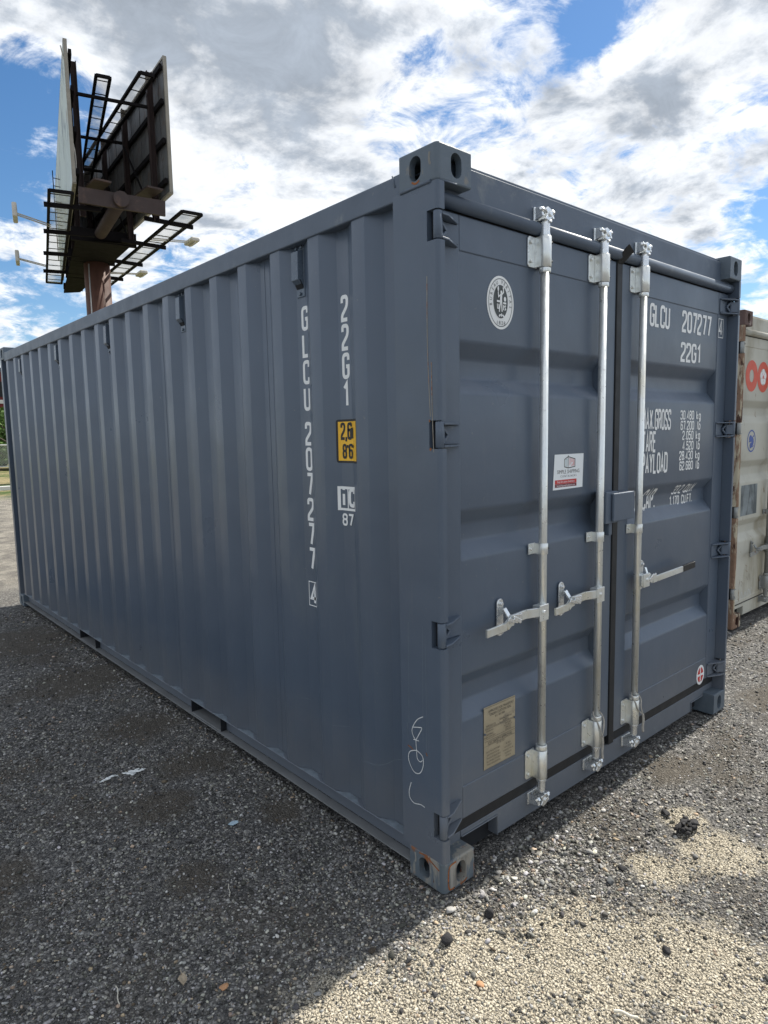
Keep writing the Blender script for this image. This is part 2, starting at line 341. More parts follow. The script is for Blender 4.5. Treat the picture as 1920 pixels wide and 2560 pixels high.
# ------------------------------------------------------------------ corner casting (boolean of a bevelled block)
def obround(r1, r2, n=10):
    """half length r1 along second axis, half width r2 along first"""
    pts = [(r2*math.cos(t), (r1-r2)+r2*math.sin(t)) for t in np.linspace(0, math.pi, n)]
    return pts + [(r2*math.cos(t), -(r1-r2)+r2*math.sin(t)) for t in np.linspace(math.pi, 2*math.pi, n)]
def make_casting():
    bm = bmesh.new(); W_, D_, H_ = .162, .178, .118
    bmesh.ops.create_cube(bm, size=1)
    for v in bm.verts: v.co = ((v.co.x+.5)*W_, (v.co.y+.5)*D_, (v.co.z+.5)*H_)
    ve = [e for e in bm.edges if all(v.co.x < .001 and v.co.y < .001 for v in e.verts)]
    bmesh.ops.bevel(bm, geom=ve, offset=.016, segments=5, affect='EDGES', profile=.5)
    he = [e for e in bm.edges if (all(v.co.z < .001 for v in e.verts) or all(v.co.z > H_-.001 for v in e.verts)) and all(v.co.x < .05 or v.co.y < .05 for v in e.verts)]
    bmesh.ops.bevel(bm, geom=he, offset=.006, segments=2, affect='EDGES', profile=.5)
    me = bpy.data.meshes.new('cast'); bm.to_mesh(me); bm.free(); base = mesh_obj('tmp', me, None)
    def cut(mb):
        o = mb.build('tmpc', M['dark']); md = base.modifiers.new('b', 'BOOLEAN'); md.object = o; md.solver = 'EXACT'; return o
    cs = [cut(MB().box((.026, .026, .024), (W_-.012, D_-.012, H_-.024))),
          cut(MB().prism([(.089+a, .059+b) for a, b in obround(.0397, .0255)], 1, -.02, .05)),     # front hole (x,z)
          cut(MB().prism([(.102+a, .059+b) for a, b in obround(.0397, .0275)], 0, -.02, .05))]     # side hole (y,z)
    bpy.context.view_layer.update()
    dg = bpy.context.evaluated_depsgraph_get(); r_ = bpy.data.meshes.new_from_object(base.evaluated_get(dg))
    for o in cs+[base]: bpy.data.objects.remove(o)
    r_.materials.clear()
    return r_
CAST = make_casting()
def casting(mir, parent, m, loc):
    me = CAST.copy(); co = np.zeros(len(me.vertices)*3, 'f'); me.vertices.foreach_get('co', co); co = co.reshape(-1, 3)
    if mir[0] < 0: co[:, 0] *= -1
    if mir[1] < 0: co[:, 1] *= -1
    if mir[2] < 0: co[:, 2] = .118-co[:, 2]
    me.vertices.foreach_set('co', co.ravel())
    if mir[0]*mir[1]*mir[2] < 0: me.flip_normals()
    me.update(); o = mesh_obj('corner_casting', me, m, parent); o.location = loc; return o

# ------------------------------------------------------------------ container
W_, LEN, H_ = 2.438, 6.058, 2.591
PITCH_, FL, SL, INN, DEP = .2835, .072, .068, .0755, .036
XO = .008
B0 = .450
def side_x(y):
    """depth of the corrugated side wall at y"""
    if y > 5.838: return .058
    t = (B0 - y) % PITCH_
    if t < FL: return XO
    if t < FL+SL: return XO+DEP*(t-FL)/SL
    if t < FL+SL+INN: return XO+DEP
    return XO+DEP*(1-(t-FL-SL-INN)/SL)
def side_breaks(y0, y1):
    ys = []
    k = -2
    while B0+k*PITCH_ < 6.2:
        b = B0+k*PITCH_
        ys += [b, b-FL, b-FL-SL, b-FL-SL-INN]; k += 1
    return sorted(y for y in ys if y0 < y < y1)
def rib_y(z, ribs, d=.044, ih=.034, oh=.090):
    for zc in ribs:
        t = abs(z-zc)
        if t < ih: return d
        if t < oh: return d*(oh-t)/(oh-ih)
    return 0.0

def build_container(root, o):
    """o: dict of options. local frame: x across the doors, y along the length, z up; doors at y = 0"""
    P = o['paint']
    # corrugated long sides
    ys = [.205]+side_breaks(.205, 5.838)+[5.838, 5.839, 5.99]
    for sgn, nm in ((0, 'side_wall'), (1, 'side_wall')):
        mb = MB(); X = lambda x: x if sgn == 0 else W_-x
        zs = [.138, 2.46]
        for a, b in zip(ys[:-1], ys[1:]):
            mb.add([(X(side_x(a+1e-6)), a, zs[0]), (X(side_x(b-1e-6)), b, zs[0]), (X(side_x(b-1e-6)), b, zs[1]), (X(side_x(a+1e-6)), a, zs[1])], [(0, 1, 2, 3)])
        wll = mb.build(nm, P, root)
        md = wll.modifiers.new('s', 'SOLIDIFY'); md.thickness = .002; md.offset = 0
        md = wll.modifiers.new('b', 'BEVEL'); md.width = .0045; md.segments = 3; md.limit_method = 'ANGLE'; md.angle_limit = R(15)
        for p in wll.data.polygons: p.use_smooth = True
    # front end wall (hidden end), corrugated too
    mb = MB(); x = .04
    while x < 2.39:
        for a, b, ya, yb in ((0, .07, 5.99, 5.99), (.07, .1, 5.99, 5.95), (.1, .17, 5.95, 5.95), (.17, .2, 5.95, 5.99)):
            if x+b < 2.40: mb.add([(x+a, ya, .12), (x+b, yb, .12), (x+b, yb, 2.47), (x+a, ya, 2.47)], [(0, 1, 2, 3)])
        x += .2
    e = mb.build('end_wall', P, root); md = e.modifiers.new('s', 'SOLIDIFY'); md.thickness = .003
    # roof
    mb = MB(); y = .10
    while y < 5.95:
        y2 = min(y+.209, 5.96)
        mb.add([(.05, y, 2.535), (W_-.05, y, 2.535), (W_-.05, y+.09, 2.535), (.05, y+.09, 2.535), (W_-.05, y+.105, 2.515), (.05, y+.105, 2.515),
                (W_-.05, y2-.015, 2.515), (.05, y2-.015, 2.515), (W_-.05, y2, 2.535), (.05, y2, 2.535)], [(0, 1, 2, 3), (3, 2, 4, 5), (5, 4, 6, 7), (7, 6, 8, 9)])
        y = y2
    e = mb.build('roof', P, root); md = e.modifiers.new('s', 'SOLIDIFY'); md.thickness = .004
    MB().box((.06, .12, .140), (W_-.06, 5.95, .160)).build('floor', M['dark'], root)
    # top side rails (square tube) and gutter lip
    for x0 in (0, W_-.06):
        MB().box((x0+.001, .176, 2.452), (x0+.059, 5.882, 2.537)).build('top_side_rail', o['railm'], root, .006, 3)
    MB().box((.16, 5.985, 2.455), (W_-.16, 6.045, 2.54)).build('top_end_rail', o['railm'], root, .005)
    MB().box((.16, 5.985, .03), (W_-.16, 6.045, .15)).build('bottom_end_rail', o['railm'], root, .005)
    # bottom side rails: channel with fork pockets
    fp = [(1.707, 2.065), (3.752, 4.120)]
    for sgn in (0, 1):
        X = (lambda x: x) if sgn == 0 else (lambda x: W_-x)
        mb = MB()
        def bx(x0, y0, z0, x1, y1, z1): mb.box((min(X(x0), X(x1)), y0, z0), (max(X(x0), X(x1)), y1, z1))
        bx(.006, .180, .1325, .06, 5.878, .1375)
        segs = [(.180, fp[0][0]), (fp[0][1], fp[1][0]), (fp[1][1], 5.878)]
        for a, b in segs: bx(.046, a, .052, .051, b, .1325)
        rl = mb.build('bottom_side_rail', o['railm'], root, .0015, 1)
        mb = MB(); bx(.000, .180, .047, .0455, 5.878, .0518); mb.build('rail_flange', M['lighter_grey'], root, .001, 1)
        if sgn == 0:
            for a, b in fp:
                t = MB(); t.box((.012, a-.004, .054), (.30, a, .131)); t.box((.012, b, .054), (.30, b+.004, .131))
                t.box((.012, a, .0522), (.30, b, .056), 1); t.box((.30, a-.004, .054), (.304, b+.004, .131))
                t.build('fork_pocket', [M['dark'], M['lighter_grey']], root)
    # cross members underneath
    for k in range(16):
        yc = .35+k*.36
        if any(a-.1 < yc < b+.1 for a, b in fp): continue
        MB().box((.055, yc, .03), (W_-.055, yc+.045, .138)).build('cross_member', o['railm'], root)
    # corner posts
    hz = o['hinges']
    def post(name, sgn, door):
        X = (lambda x: x) if sgn == 0 else (lambda x: W_-x)
        mb = MB()
        rr = .014
        arc = [(rr-rr*math.cos(t), rr-rr*math.sin(t)) for t in np.linspace(0, math.pi/2, 6)]
        full = [(0, .213)] + arc + [(.032, 0), (.032, .12), (.05, .12), (.05, .213)]
        notch = [(0, .213), (0, .050), (.024, .050), (.032, .12), (.05, .12), (.05, .213)]
        def seg(poly, z0, z1):
            pp = [(X(x), y if door else LEN-y) for x, y in poly]; mb.prism(pp, 2, z0, z1)
        if door:
            z = .118
            for h in sorted(hz):
                seg(full, z, h-.048); seg(notch, h-.048, h+.048); z = h+.048
            seg(full, z, 2.473)
        else: seg([(0, .072)] + arc + [(.08, 0), (.08, .072)], .118, 2.473)
        pp_ = mb.build(name, o['postm'], root)
        if door:
            for h in hz:
                k = MB(); k.box((min(X(.0225), X(.031)), .0305, h-.047), (max(X(.0225), X(.031)), .0495, h+.047)); k.build('hinge_slot_shade', M['dark'], pp_)  # near-black filler box, paints the shade inside the hinge gap
        return pp_
    for sgn in (0, 1):
        post('corner_post', sgn, True); post('corner_post', sgn, False)
    cm = o['castm']
    for i, (sx, sy_, sz) in enumerate([(a, b, c) for a in (1, -1) for b in (1, -1) for c in (1, -1)]):
        m_ = o['castm_near'] if (sx, sy_, sz) == (1, 1, 1) else cm
        casting((sx, sy_, sz), root, m_, (0 if sx > 0 else W_, 0 if sy_ > 0 else LEN, 0 if sz > 0 else 2.473))
    # door header: plate with folded top edge, and drip tube
    mb = MB(); mb.box((.0325, .050, 2.440), (W_-.0325, .110, 2.566)); mb.box((.162, .062, 2.5665), (W_-.162, .110, 2.582))
    hd = mb.build('door_header', o['railm'], root, .003, 2)
    MB().tube([(.033, .049, 2.437), (W_-.033, .049, 2.437)], .0245, 20).build('drip_tube', o['railm'], root)
    # sill with notches
    sill = [(.162, .128), (.374, .128), (.374, .046), (W_-.318, .046), (W_-.318, .100), (W_-.162, .100), (W_-.162, .152), (.162, .152)]
    mb = MB(); mb.prism(sill, 1, .066, .110)
    mb.box((.033, .068, .118), (.161, .108, .152)); mb.box((W_-.161, .068, .118), (W_-.033, .108, .152))
    mb.box((.164, .060, .1285), (.374, .0655, .1325)); mb.box((.3745, .060, .0465), (.3785, .0655, .1325))
    mb.box((W_-.318, .060, .1005), (W_-.164, .0655, .1045)); mb.box((W_-.3225, .060, .0465), (W_-.3185, .0655, .1045))
    mb.box((.162, .111, .02), (W_-.162, .114, .15), 1)
    mb.build('door_sill', [o['railm'], M['dark']], root, .0015, 1)
    # ---- doors
    ribs = o['ribs']; D0 = .055; zb, zt = .205, 2.408
    def leaf(x0, x1, fl_, fr, side):
        mb = MB()
        mb.box((x0, D0, zb), (x0+fl_, D0+.05, zt)); mb.box((x1-fr, D0, zb), (x1, D0+.05, zt))
        mb.box((x0+fl_, D0+.0004, o['ptop']), (x1-fr, D0+.05, zt)); mb.box((x0+fl_, D0+.0004, zb), (x1-fr, D0+.05, o['pbot']))
        lf = mb.build('door', P, root, .004, 2)
        zs = [o['pbot']-.002]
        for zc in sorted(ribs):
            zs += [zc-.090, zc-.034, zc+.034, zc+.090]
        zs.append(o['ptop']+.002)
        mp = MB()
        for a, b in zip(zs[:-1], zs[1:]):
            ya = D0+.004+rib_y(a, ribs); yb = D0+.004+rib_y(b, ribs)
            mp.add([(x0+fl_-.003, ya, a), (x1-fr+.003, ya, a), (x1-fr+.003, yb, b), (x0+fl_-.003, yb, b)], [(0, 1, 2, 3)])
        pn = mp.build('door_panel', P, lf)
        md = pn.modifiers.new('b', 'BEVEL'); md.width = .009; md.segments = 3; md.limit_method = 'ANGLE'; md.angle_limit = R(15)
        for p in pn.data.polygons: p.use_smooth = True
        # rubber gasket round the leaf
        g = MB(); g.box((x0-.012 if side else x0-.002, D0+.012, zb-.052), (x1+.002, D0+.026, zb-.001)); g.build('gasket', M['rubber'], lf, .003, 2)
        g = MB(); g.box((x0+.01, D0+.012, zt+.001), (x1-.01, D0+.026, zt+.03)); g.build('gasket', M['rubber'], lf, .003, 2)
        return lf
    dl = leaf(.0355, 1.196, .127, .10, 0); dr = leaf(1.242, W_-.0355, .10, .125, 1)
    # centre gasket, flared at the top
    g = MB(); g.box((1.197, D0-.006, .158), (1.2415, D0+.03, 2.40), 0)
    g.add([(1.195, D0-.004, 2.40), (1.243, D0-.004, 2.40), (1.243, D0+.02, 2.40), (1.195, D0+.02, 2.40), (1.184, D0-.066, 2.470), (1.246, D0-.058, 2.446), (1.240, D0-.048, 2.444), (1.190, D0-.052, 2.462)],
          [(0, 1, 5, 4), (1, 2, 6, 5), (2, 3, 7, 6), (3, 0, 4, 7), (4, 5, 6, 7)])
    g.build('centre_gasket', M['rubber'], dr, .004, 2)
    # hinges
    for lf, sgn in ((dl, 0), (dr, 1)):
        X = (lambda x: x) if sgn == 0 else (lambda x: W_-x)
        for h in hz:
            mb = MB()
            mb.tube([(X(.0150), .0155, h-.044), (X(.0150), .0155, h+.044)], .0145, 18)
            mb.tube([(X(.0150), .0155, h-.050), (X(.0150), .0155, h+.050)], .006, 10)
            def wedge(z0, z1, t=.007):      # webs leading from barrel to leaf
                for zc, dz in ((z0, .010), (z1, -.010)):
                    poly = [(X(.024), .001), (X(.060), .006), (X(.148), .047), (X(.148), .0552), (X(.034), .0552), (X(.034), .030), (X(.024), .020)]
                    mb.prism(poly, 2, zc-t/2, zc+t/2)
            wedge(h-.040, h+.036)
            mb.prism([(X(.022), .004), (X(.056), .030), (X(.056), .040), (X(.022), .016)], 2, h-.030, h+.026)
            mb.box((min(X(.040), X(.152)), .0495, h-.034), (max(X(.040), X(.152)), .0552, h+.030))
            mb.bar((X(.045), .036, h-.034), (X(.085), .044, h-.002), .010, .010); mb.bar((X(.085), .044, h-.002), (X(.045), .036, h+.030), .010, .010)
            mb.build('hinge', o['hingem'], lf, .0015, 1)
    # locking gear
    Z = o['zinc']; CZ = o['czinc']; RY = .020
    for (rx, lf, hx, cx_, grip) in o['rods']:
        lf = dl if lf == 0 else dr
        MB().tube([(rx, RY, .37), (rx, RY, 2.30)], .0168, 24).build('locking_bar', Z, lf)
        for top in (1, 0):
            za, zb_ = (2.290, 2.404) if top else (.222, .345)
            mb = MB(); mb.tube([(rx, RY, za), (rx, RY, zb_)], .0245, 24)
            mb.prism([(rx-.068, za+.008), (rx-.060, za), (rx-.01, za), (rx-.01, zb_), (rx-.060, zb_), (rx-.068, zb_-.008)], 1, .049, .0545)
            mb.box((rx-.0245, RY, za+.001), (rx-.0195, .049, zb_-.001)); mb.box((rx+.0195, RY, za+.001), (rx+.0245, .0545, zb_-.001))
            for zz_ in (za+.022, zb_-.022):
                mb.tube([(rx-.052, .049, zz_), (rx-.052, .041, zz_)], .008, 6); 
                mb.tube([(rx+.018, RY-.012, zz_), (rx+.027, RY-.013, zz_)], .0052, 8, 1)
            mb.build('bar_bracket', [Z, M['black']], lf, .001, 1)
            mb = MB()
            if top:
                MB().tube([(rx, RY, 2.270), (rx, RY, 2.289)], .0225, 20).build('collar', Z, lf, .002); mb.tube([(rx, RY, 2.404), (rx, RY, 2.418), (rx, RY, 2.448), (rx, RY, 2.462)], [.0215, .018, .0185, .014], 16)
                zc = 2.485; s1 = 1
            else:
                MB().tube([(rx, RY, .346), (rx, RY, .368)], .0235, 20).build('collar', Z, lf, .003); mb.tube([(rx, RY, .221), (rx, RY, .205), (rx, RY, .172), (rx, RY, .160)], [.0235, .018, .0175, .014], 16)
                zc = .125; s1 = -1
            mb.prism([(rx-.020, zc-s1*.022), (rx+.016, zc-s1*.026), (rx+.022, zc-s1*.004), (rx+.020, zc+s1*.018), (rx-.004, zc+s1*.026), (rx-.018, zc+s1*.014), (rx-.008, zc)][::s1], 1, RY-.016, RY+.020)
            mb.tube([(rx+.010, RY-.022, zc), (rx+.010, RY+.03, zc)], .010, 12); mb.tube([(rx-.004, RY-.018, zc-s1*.03), (rx+.014, RY-.018, zc-s1*.026)], .006, 8)
            mb.build('cam_end', CZ, lf, .003, 2)
            # keeper on header / sill (belongs to the frame)
            yb_ = .050 if top else .066
            k = MB(); k.box((rx-.040, yb_-.008, zc-.026), (rx+.046, yb_-.0005, zc+.026))
            for sx in (-1, 1):
                bx_ = rx+.003+sx*.032
                k.prism([(yb_-.006, zc-.022), (yb_-.006, zc+.024), (RY-.010, zc+.022), (RY-.018, zc+.010), (RY-.010, zc+.002), (RY-.014, zc-.012)], 0, bx_-.006, bx_+.006)
                k.tube([(bx_+sx*.004, RY-.004, zc+.012), (bx_+sx*.013, RY-.008, zc+.014)], .007, 8)
            k.build('cam_keeper', [CZ if o.get('zkeep') else o['railm']], root, .002, 2)
        # guide clip
        zc = o['clipz']; mb = MB(); mb.tube([(rx, RY, zc-.022), (rx, RY, zc+.022)], .0205, 20); mb.box((rx-.055, .048, zc-.022), (rx-.012, .0535, zc+.022)); mb.box((rx-.0205, RY, zc-.022), (rx-.017, .049, zc+.022))
        mb.tube([(rx-.042, .049, zc), (rx-.042, .041, zc)], .007, 6); mb.tube([(rx+.014, RY-.010, zc), (rx+.0225, RY-.011, zc)], .006, 8, 1)
        mb.build('bar_clip', [Z, M['black']], lf, .001, 1)
        # handle
        hz_ = o['hz']; s = -1 if hx < rx else 1
        mb = MB(); HY = RY-.028
        mb.box((min(rx+s*.004, rx+s*.062), HY-.006, hz_-.036), (max(rx+s*.004, rx+s*.062), HY, hz_+.030))
        mb.box((min(rx-s*.006, rx+s*.050), HY, hz_-.028), (max(rx-s*.006, rx+s*.050), RY+.012, hz_+.024))
        mb.tube([(rx+s*.036, HY-.012, hz_), (rx+s*.036, HY, hz_)], .0085, 12)
        ax_ = rx+s*.05; mid = ax_+(cx_-ax_)*.5
        pts = [(ax_, HY+.004, hz_+.002), (mid, HY+.006, hz_+.010), (cx_-s*.012, HY+.010, hz_+.004), (cx_+s*.022, HY+.008, hz_-.016), (hx, HY+.002, hz_-.018+(.016 if grip else 0))]
        for a, b in zip(pts[:-1], pts[1:]): mb.bar(a, b, .010, .036 if a is not pts[-2] else .031)
        if grip:
            gx = hx-.13
            hd_ = mb.build('door_handle', [Z], lf, .0015, 1)
            g = MB(); g.bar((gx, HY+.003, hz_-.006), (hx+.004, HY+.001, hz_), .013, .034); g.build('handle_grip', M['grip'], lf, .003, 2)
        else: mb.build('door_handle', [Z], lf, .0015, 1)
        mb = MB()   # catch and retainer
        ob = [(cx_+a, hz_+.006+b) for a, b in obround(.074, .019, 8)]
        mb.prism(ob, 1, .047, .0535)
        for zz_ in (hz_+.060, hz_-.050): mb.tube([(cx_, .047, zz_), (cx_, .036, zz_)], .0085, 6)
        mb.bar((cx_, .03, hz_+.045), (cx_+s*-.010, .012, hz_+.010), .018, .010, upv=(0, 1, 0)); mb.bar((cx_-s*.010, .004, hz_+.010), (cx_-s*.055, -.016, hz_+.012), .024, .006, upv=(0, 1, 0))
        mb.bar((cx_-.020, .012, hz_-.018), (cx_+.024, .012, hz_-.016), .030, .008); mb.bar((cx_, -.018, hz_+.016), (cx_-s*.045, -.018, hz_-.006), .005, .016)
        mb.bar((cx_+s*.03, -.013, hz_+.014), (cx_-s*.03, -.013, hz_-.004), .008, .014)
        mb.build('handle_catch', CZ, lf, .0015, 1)
    return dl, dr

# ---- main container
root = tag(empty('shipping_container'), 'dark slate grey steel shipping container with galvanised door locking bars, nearest in the gravel yard', 'shipping container')
opt = dict(paint=M['paint'], railm=M['rail'], postm=M['paint'], castm=M['cast'], castm_near=M['castrust'], hingem=M['rail'], zinc=M['zinc'], czinc=M['cast_zinc'],
    hinges=[.254, .964, 1.659, 2.337], ribs=[.680, 1.295, 1.895], ptop=2.288, pbot=.335, clipz=1.195, hz=.945, zkeep=True,
    rods=[(.611, 0, .230, .376, 0), (1.033, 0, .662, .787, 0), (1.378, 1, 1.935, 1.473, 1)])
DL, DR = build_container(root, opt)
# lock box
lb = MB(); lb.box((1.053, -.001, 1.250), (1.150, .0545, 1.392)); lb.build('lock_box', M['rail'], DL, .002, 1)
lb = MB(); lb.box((1.092, -.016, 1.258), (1.272, -.003, 1.384)); lb.box((1.152, -.0028, 1.370), (1.272, .048, 1.384)); lb.box((1.262, -.0028, 1.258), (1.272, .0545, 1.3695)); lb.box((1.10, .012, 1.192), (1.128, .0545, 1.249))
lb.build('lock_box_cover', M['rail'], DR, .004, 2)
# side vents
for k in (1, 5, 9, 13, 17):
    yc = B0+k*PITCH_+SL+INN/2; xs = XO+DEP
    mb = MB(); mb.box((xs-.005, yc-.028, 2.245), (xs-.0005, yc+.028, 2.452))
    mb.prism([(xs-.005, 2.284), (xs-.034, 2.310), (xs-.032, 2.425), (xs-.005, 2.435)], 1, yc-.024, yc+.024)
    mb.prism([(xs-.006, 2.277), (xs-.029, 2.314), (xs-.02, 2.314), (xs-.006, 2.292)], 1, yc-.0242, yc+.0242, 1)
    for yy, z in ((yc-.018, 2.444), (yc+.018, 2.444), (yc, 2.258)): mb.tube([(xs-.005, yy, z), (xs-.013, yy, z)], .008, 6)
    mb.build('vent', [M['vent'], M['dark']], root, .0015, 1)
# weld scuffs on the bottom rail under each trough
for k in range(20):
    b = B0+k*PITCH_; mb = MB()
    y0, y1 = b-FL-SL-INN-.04, b-FL-.01
    pts = [(.0065, y0, .1380), (.026, y0+.045, .1383), (.038, y0+.06, .1383), (.040, (y0+y1)/2, .1383), (.041, y1-.05, .1383), (.022, y1-.03, .1383), (.0065, y1, .1380)]
    mb.add(pts, [tuple(range(7))]); mb.build('weld_scuff', M['scuff'], root)
# panel joint seams
mb = MB()
for k in (3, 7, 11, 15):
    yj = B0+k*PITCH_-FL-SL-INN*.5; mb.box((XO+DEP-.0022, yj, .14), (XO+DEP-.001, yj+.0025, 2.45))
mb.build('weld_seam', M['rail'], root)
mb = MB()
mb.tube([(0.0, .03, 2.4735), (0.0, .12, 2.4725), (-.001, .172, 2.472)], .006, 8); mb.tube([(.012, .002, 2.474), (.09, .0, 2.474)], .003, 6)
mb.tube([(.0, .20, 2.50), (.0, .213, 2.54)], .003, 6)
mb.build('weld_bead', M['rail'], root)
# top plate extending the casting line to the rail
MB().box((.0005, .1785, 2.4735), (.0012, .213, 2.537)).build('corner_plate', M['rail'], root)

# side lettering: u = -y (reading from outside), v = z
def side3(u, v, l): y = -u; return Vector((side_x(y)-.0012-l, y, v))
def sbr(y0, y1): return [(0, -y) for y in side_breaks(y0, y1)]
def vert_text(s, yl, z_top, hh, pitch, name='lettering', wr=.40):
    ps = []
    z = z_top
    for ch in s:
        if ch == ' ': z -= pitch*.5; continue
        t, wd = text2d(ch, hh, wr, .26); x0 = -yl + (.040-wd)/2
        ps += shift(t, x0, z-hh)
        z -= pitch
    return ps
ytop = .845
zl = [2.208-.1115*k for k in range(4)]; ps = []
for ch, z in zip('GLCU', zl): ps += shift(text2d(ch, .086, .41, .35)[0], -ytop+.007, z-.095)
n4 = len(ps)
for i, ch in enumerate('207277'):
    z = 1.725-.1090*i; ps += shift(text2d(ch, .086, .41, .35)[0], -ytop+.007, z-.094)
n6 = len(ps)
t4 = text2d('4', .080, .46, .36)[0]; z4a, z4b = 1.025, .918
ps += shift(t4, -ytop+.008, z4b+.014)
ps += [stroke_([(-.853, z4b), (-.792, z4b), (-.792, z4a), (-.853, z4a)], .004, True)]
side_words = [ps[:n4], ps[n4:n6], ps[n6:]]
for q_ in side_words: decal('lettering', q_, M['white'], side3, root, sbr(.7, .9))
ps = []
for ch, z in zip('22G1', [2.208-.1105*k for k in range(4)]): ps += shift(text2d(ch, .087, .37, .35)[0], -.566, z-.095)
decal('lettering', ps, M['white'], side3, root, sbr(.4, .7))
# height label
def rrect(x0, y0, x1, y1, r):
    P = rounded([(x0, y0), (x1, y0), (x1, y1), (x0, y1)], True, r); return ([(p.x, p.y) for p in P], [tuple(range(len(P)))])
lab = decal('height_label', [rrect(-.613, 1.553, -.455, 1.727, .012)], M['black'], side3, root, sbr(.4, .7))
decal('label_face', [rrect(-.604, 1.562, -.4599, 1.718, .008)], M['yellow'], side3, lab, sbr(.4, .7), base=.0006)
ps = shift(text2d('2,6', .058, .34, .40, .45)[0], -.588, 1.651) + shift(text2d('m', .058, .30, .36)[0], -.528, 1.651) + shift(text2d("8'6\"", .050, .36, .40, .45)[0], -.578, 1.575)
decal('label_lettering', ps, M['black'], side3, lab, sbr(.4, .7), base=.0012)
# ic 87 mark
ic = decal('railway_mark', [rect(-.613, 1.360, -.503, 1.458)], M['white'], side3, root, sbr(.4, .7))
decal('mark_field', [rect(-.600, 1.370, -.560, 1.447), rect(-.553, 1.370, -.508, 1.447)], M['paint'], side3, ic, sbr(.4, .7), base=.0006)
ps = shift(text2d('i', .070, .42, .46)[0], -.592, 1.382) + shift(text2d('c', .098, .34, .30)[0], -.544, 1.382)
decal('mark_lettering', ps + shift(text2d('87', .042, .58, .42)[0], -.590, 1.302), M['white'], side3, ic, sbr(.4, .7), base=.0012)

# door decals: u = x, v = z
RB = opt['ribs']
def door3(u, v, l): return Vector((u, .059+rib_y(v, RB)-.0012-l, v))
def dbr(z0, z1):
    zs = []
    for zc in RB: zs += [(1, zc-.090), (1, zc-.034), (1, zc+.034), (1, zc+.090)]
    return [z for z in zs if z0 < z[1] < z1]
def dt(s, x0, z0, h, wtot=None, wr=.40, st=.34, right=None, gap=.5):
    t, wd = text2d(s, h, wr, st, gap)
    if wtot: k = wtot/wd; t = [([(x*k, y) for x, y in vs], fs) for vs, fs in t]; wd = wtot
    if right is not None: x0 = right-wd
    return shift(t, x0, z0)
words = [dt('GLCU', 1.520, 2.166, .094, .190), dt('207277', 1.858, 2.166, .094, .330), dt('22G1', 1.853, 2.016, .086, .215)]
words += [dt('MAX.GROSS', 1.469, 1.668, .090, .284), dt('TARE', 1.474, 1.558, .090, .128), dt('PAYLOAD', 1.472, 1.452, .090, .256)]
for s, z in (('30.480 kg', 1.716), ('67.200 lb', 1.662), ('2.050 kg', 1.610), ('4.520 lb', 1.556), ('28.430 kg', 1.504), ('62.680 lb', 1.450)):
    words.append(dt(s, 0, z, .041, None, .47, .38, right=2.100))
for q_ in words: decal('lettering', q_, M['white'], door3, DR, dbr(1.4, 2.4))
words = [dt('CU. CAP.', 1.432, 1.266, .092, .262), dt('33.2 CU.M', 0, 1.321, .042, .23, .42, .36, right=2.112), dt('1.170 CU.FT.', 0, 1.262, .042, .262, .42, .36, right=2.124)]
for q_ in words: decal('lettering', q_, M['white'], door3, DR, dbr(1.1, 1.5))
def fr3(u, v, l): return Vector((u, .055-.0012-l, v))
ps = dt('4', 2.292, 2.182, .074, .034, .4, .26) + [stroke_([(2.280, 2.166), (2.342, 2.166), (2.342, 2.266), (2.280, 2.266)], .0035, True)]
decal('lettering', ps, M['white'], fr3, DR)
# oval certification emblem
EX, EZ, ERX, ERZ = .389, 2.139, .078, .096
em = decal('oval_emblem', [disc(EX, EZ, ERX, ERZ, 56)], M['white'], door3, DL)
ps = [ring(EX, EZ, ERX-.009, ERZ-.009, ERX-.0115, ERZ-.0115, 56), disc(EX, EZ+.004, .042, .060, 40)]
def around(s, a0, a1, rx, rz, sz):
    out = []
    for i, ch in enumerate(s):
        if ch == ' ': continue
        a = a0+(a1-a0)*i/(len(s)-1); x, z = EX+rx*math.cos(a), EZ+rz*math.sin(a)
        out.append(fonttext(ch, sz, .85, x, z, math.atan2(math.sin(a)/rz, math.cos(a)/rx)-math.pi/2))
    return out
ps += around('BUREAU VERITAS', R(188), R(-8), .0555, .0745, .019)
for i, ch in enumerate('1828'): ps.append(fonttext(ch, .020, .9, EX-.021+i*.014, EZ-.0735))
decal('emblem_print', ps, M['grey_ink'], door3, DL, base=.0005)
fx, fz = EX, EZ+.004
ps = [disc(fx+.001, fz+.034, .0055, .006, 12), stroke_([(fx, fz+.028), (fx-.001, fz+.002)], .012), stroke_([(fx-.002, fz+.004), (fx-.008, fz-.018), (fx-.011, fz-.038)], .006),
      stroke_([(fx+.002, fz+.004), (fx+.003, fz-.018), (fx+.005, fz-.036)], .006), stroke_([(fx+.004, fz+.026), (fx+.013, fz+.034), (fx+.012, fz+.046)], .005), disc(fx+.012, fz+.049, .004, .004, 10),
      stroke_([(fx-.004, fz+.024), (fx-.016, fz+.016), (fx-.018, fz+.034)], .005), disc(fx-.018, fz+.044, .004, .010, 10),
      rect(fx-.026, fz-.004, fx-.008, fz+.003), rect(fx+.010, fz-.008, fx+.028, fz-.001), stroke_([(fx-.024, fz-.010), (fx-.023, fz-.026), (fx-.015, fz-.026), (fx-.015, fz-.010)], .004),
      stroke_([(fx+.012, fz-.012), (fx+.012, fz-.030)], .005), stroke_([(fx+.026, fz-.013), (fx+.018, fz-.016), (fx+.025, fz-.026), (fx+.018, fz-.030)], .004), disc(fx+.020, fz+.010, .007, .009, 12),
      rect(fx-.013, fz-.051, fx+.013, fz-.047), rect(fx-.002, fz-.056, fx+.002, fz-.043), disc(fx-.012, fz-.053, .005, .003, 8), disc(fx+.012, fz-.053, .005, .003, 8)]
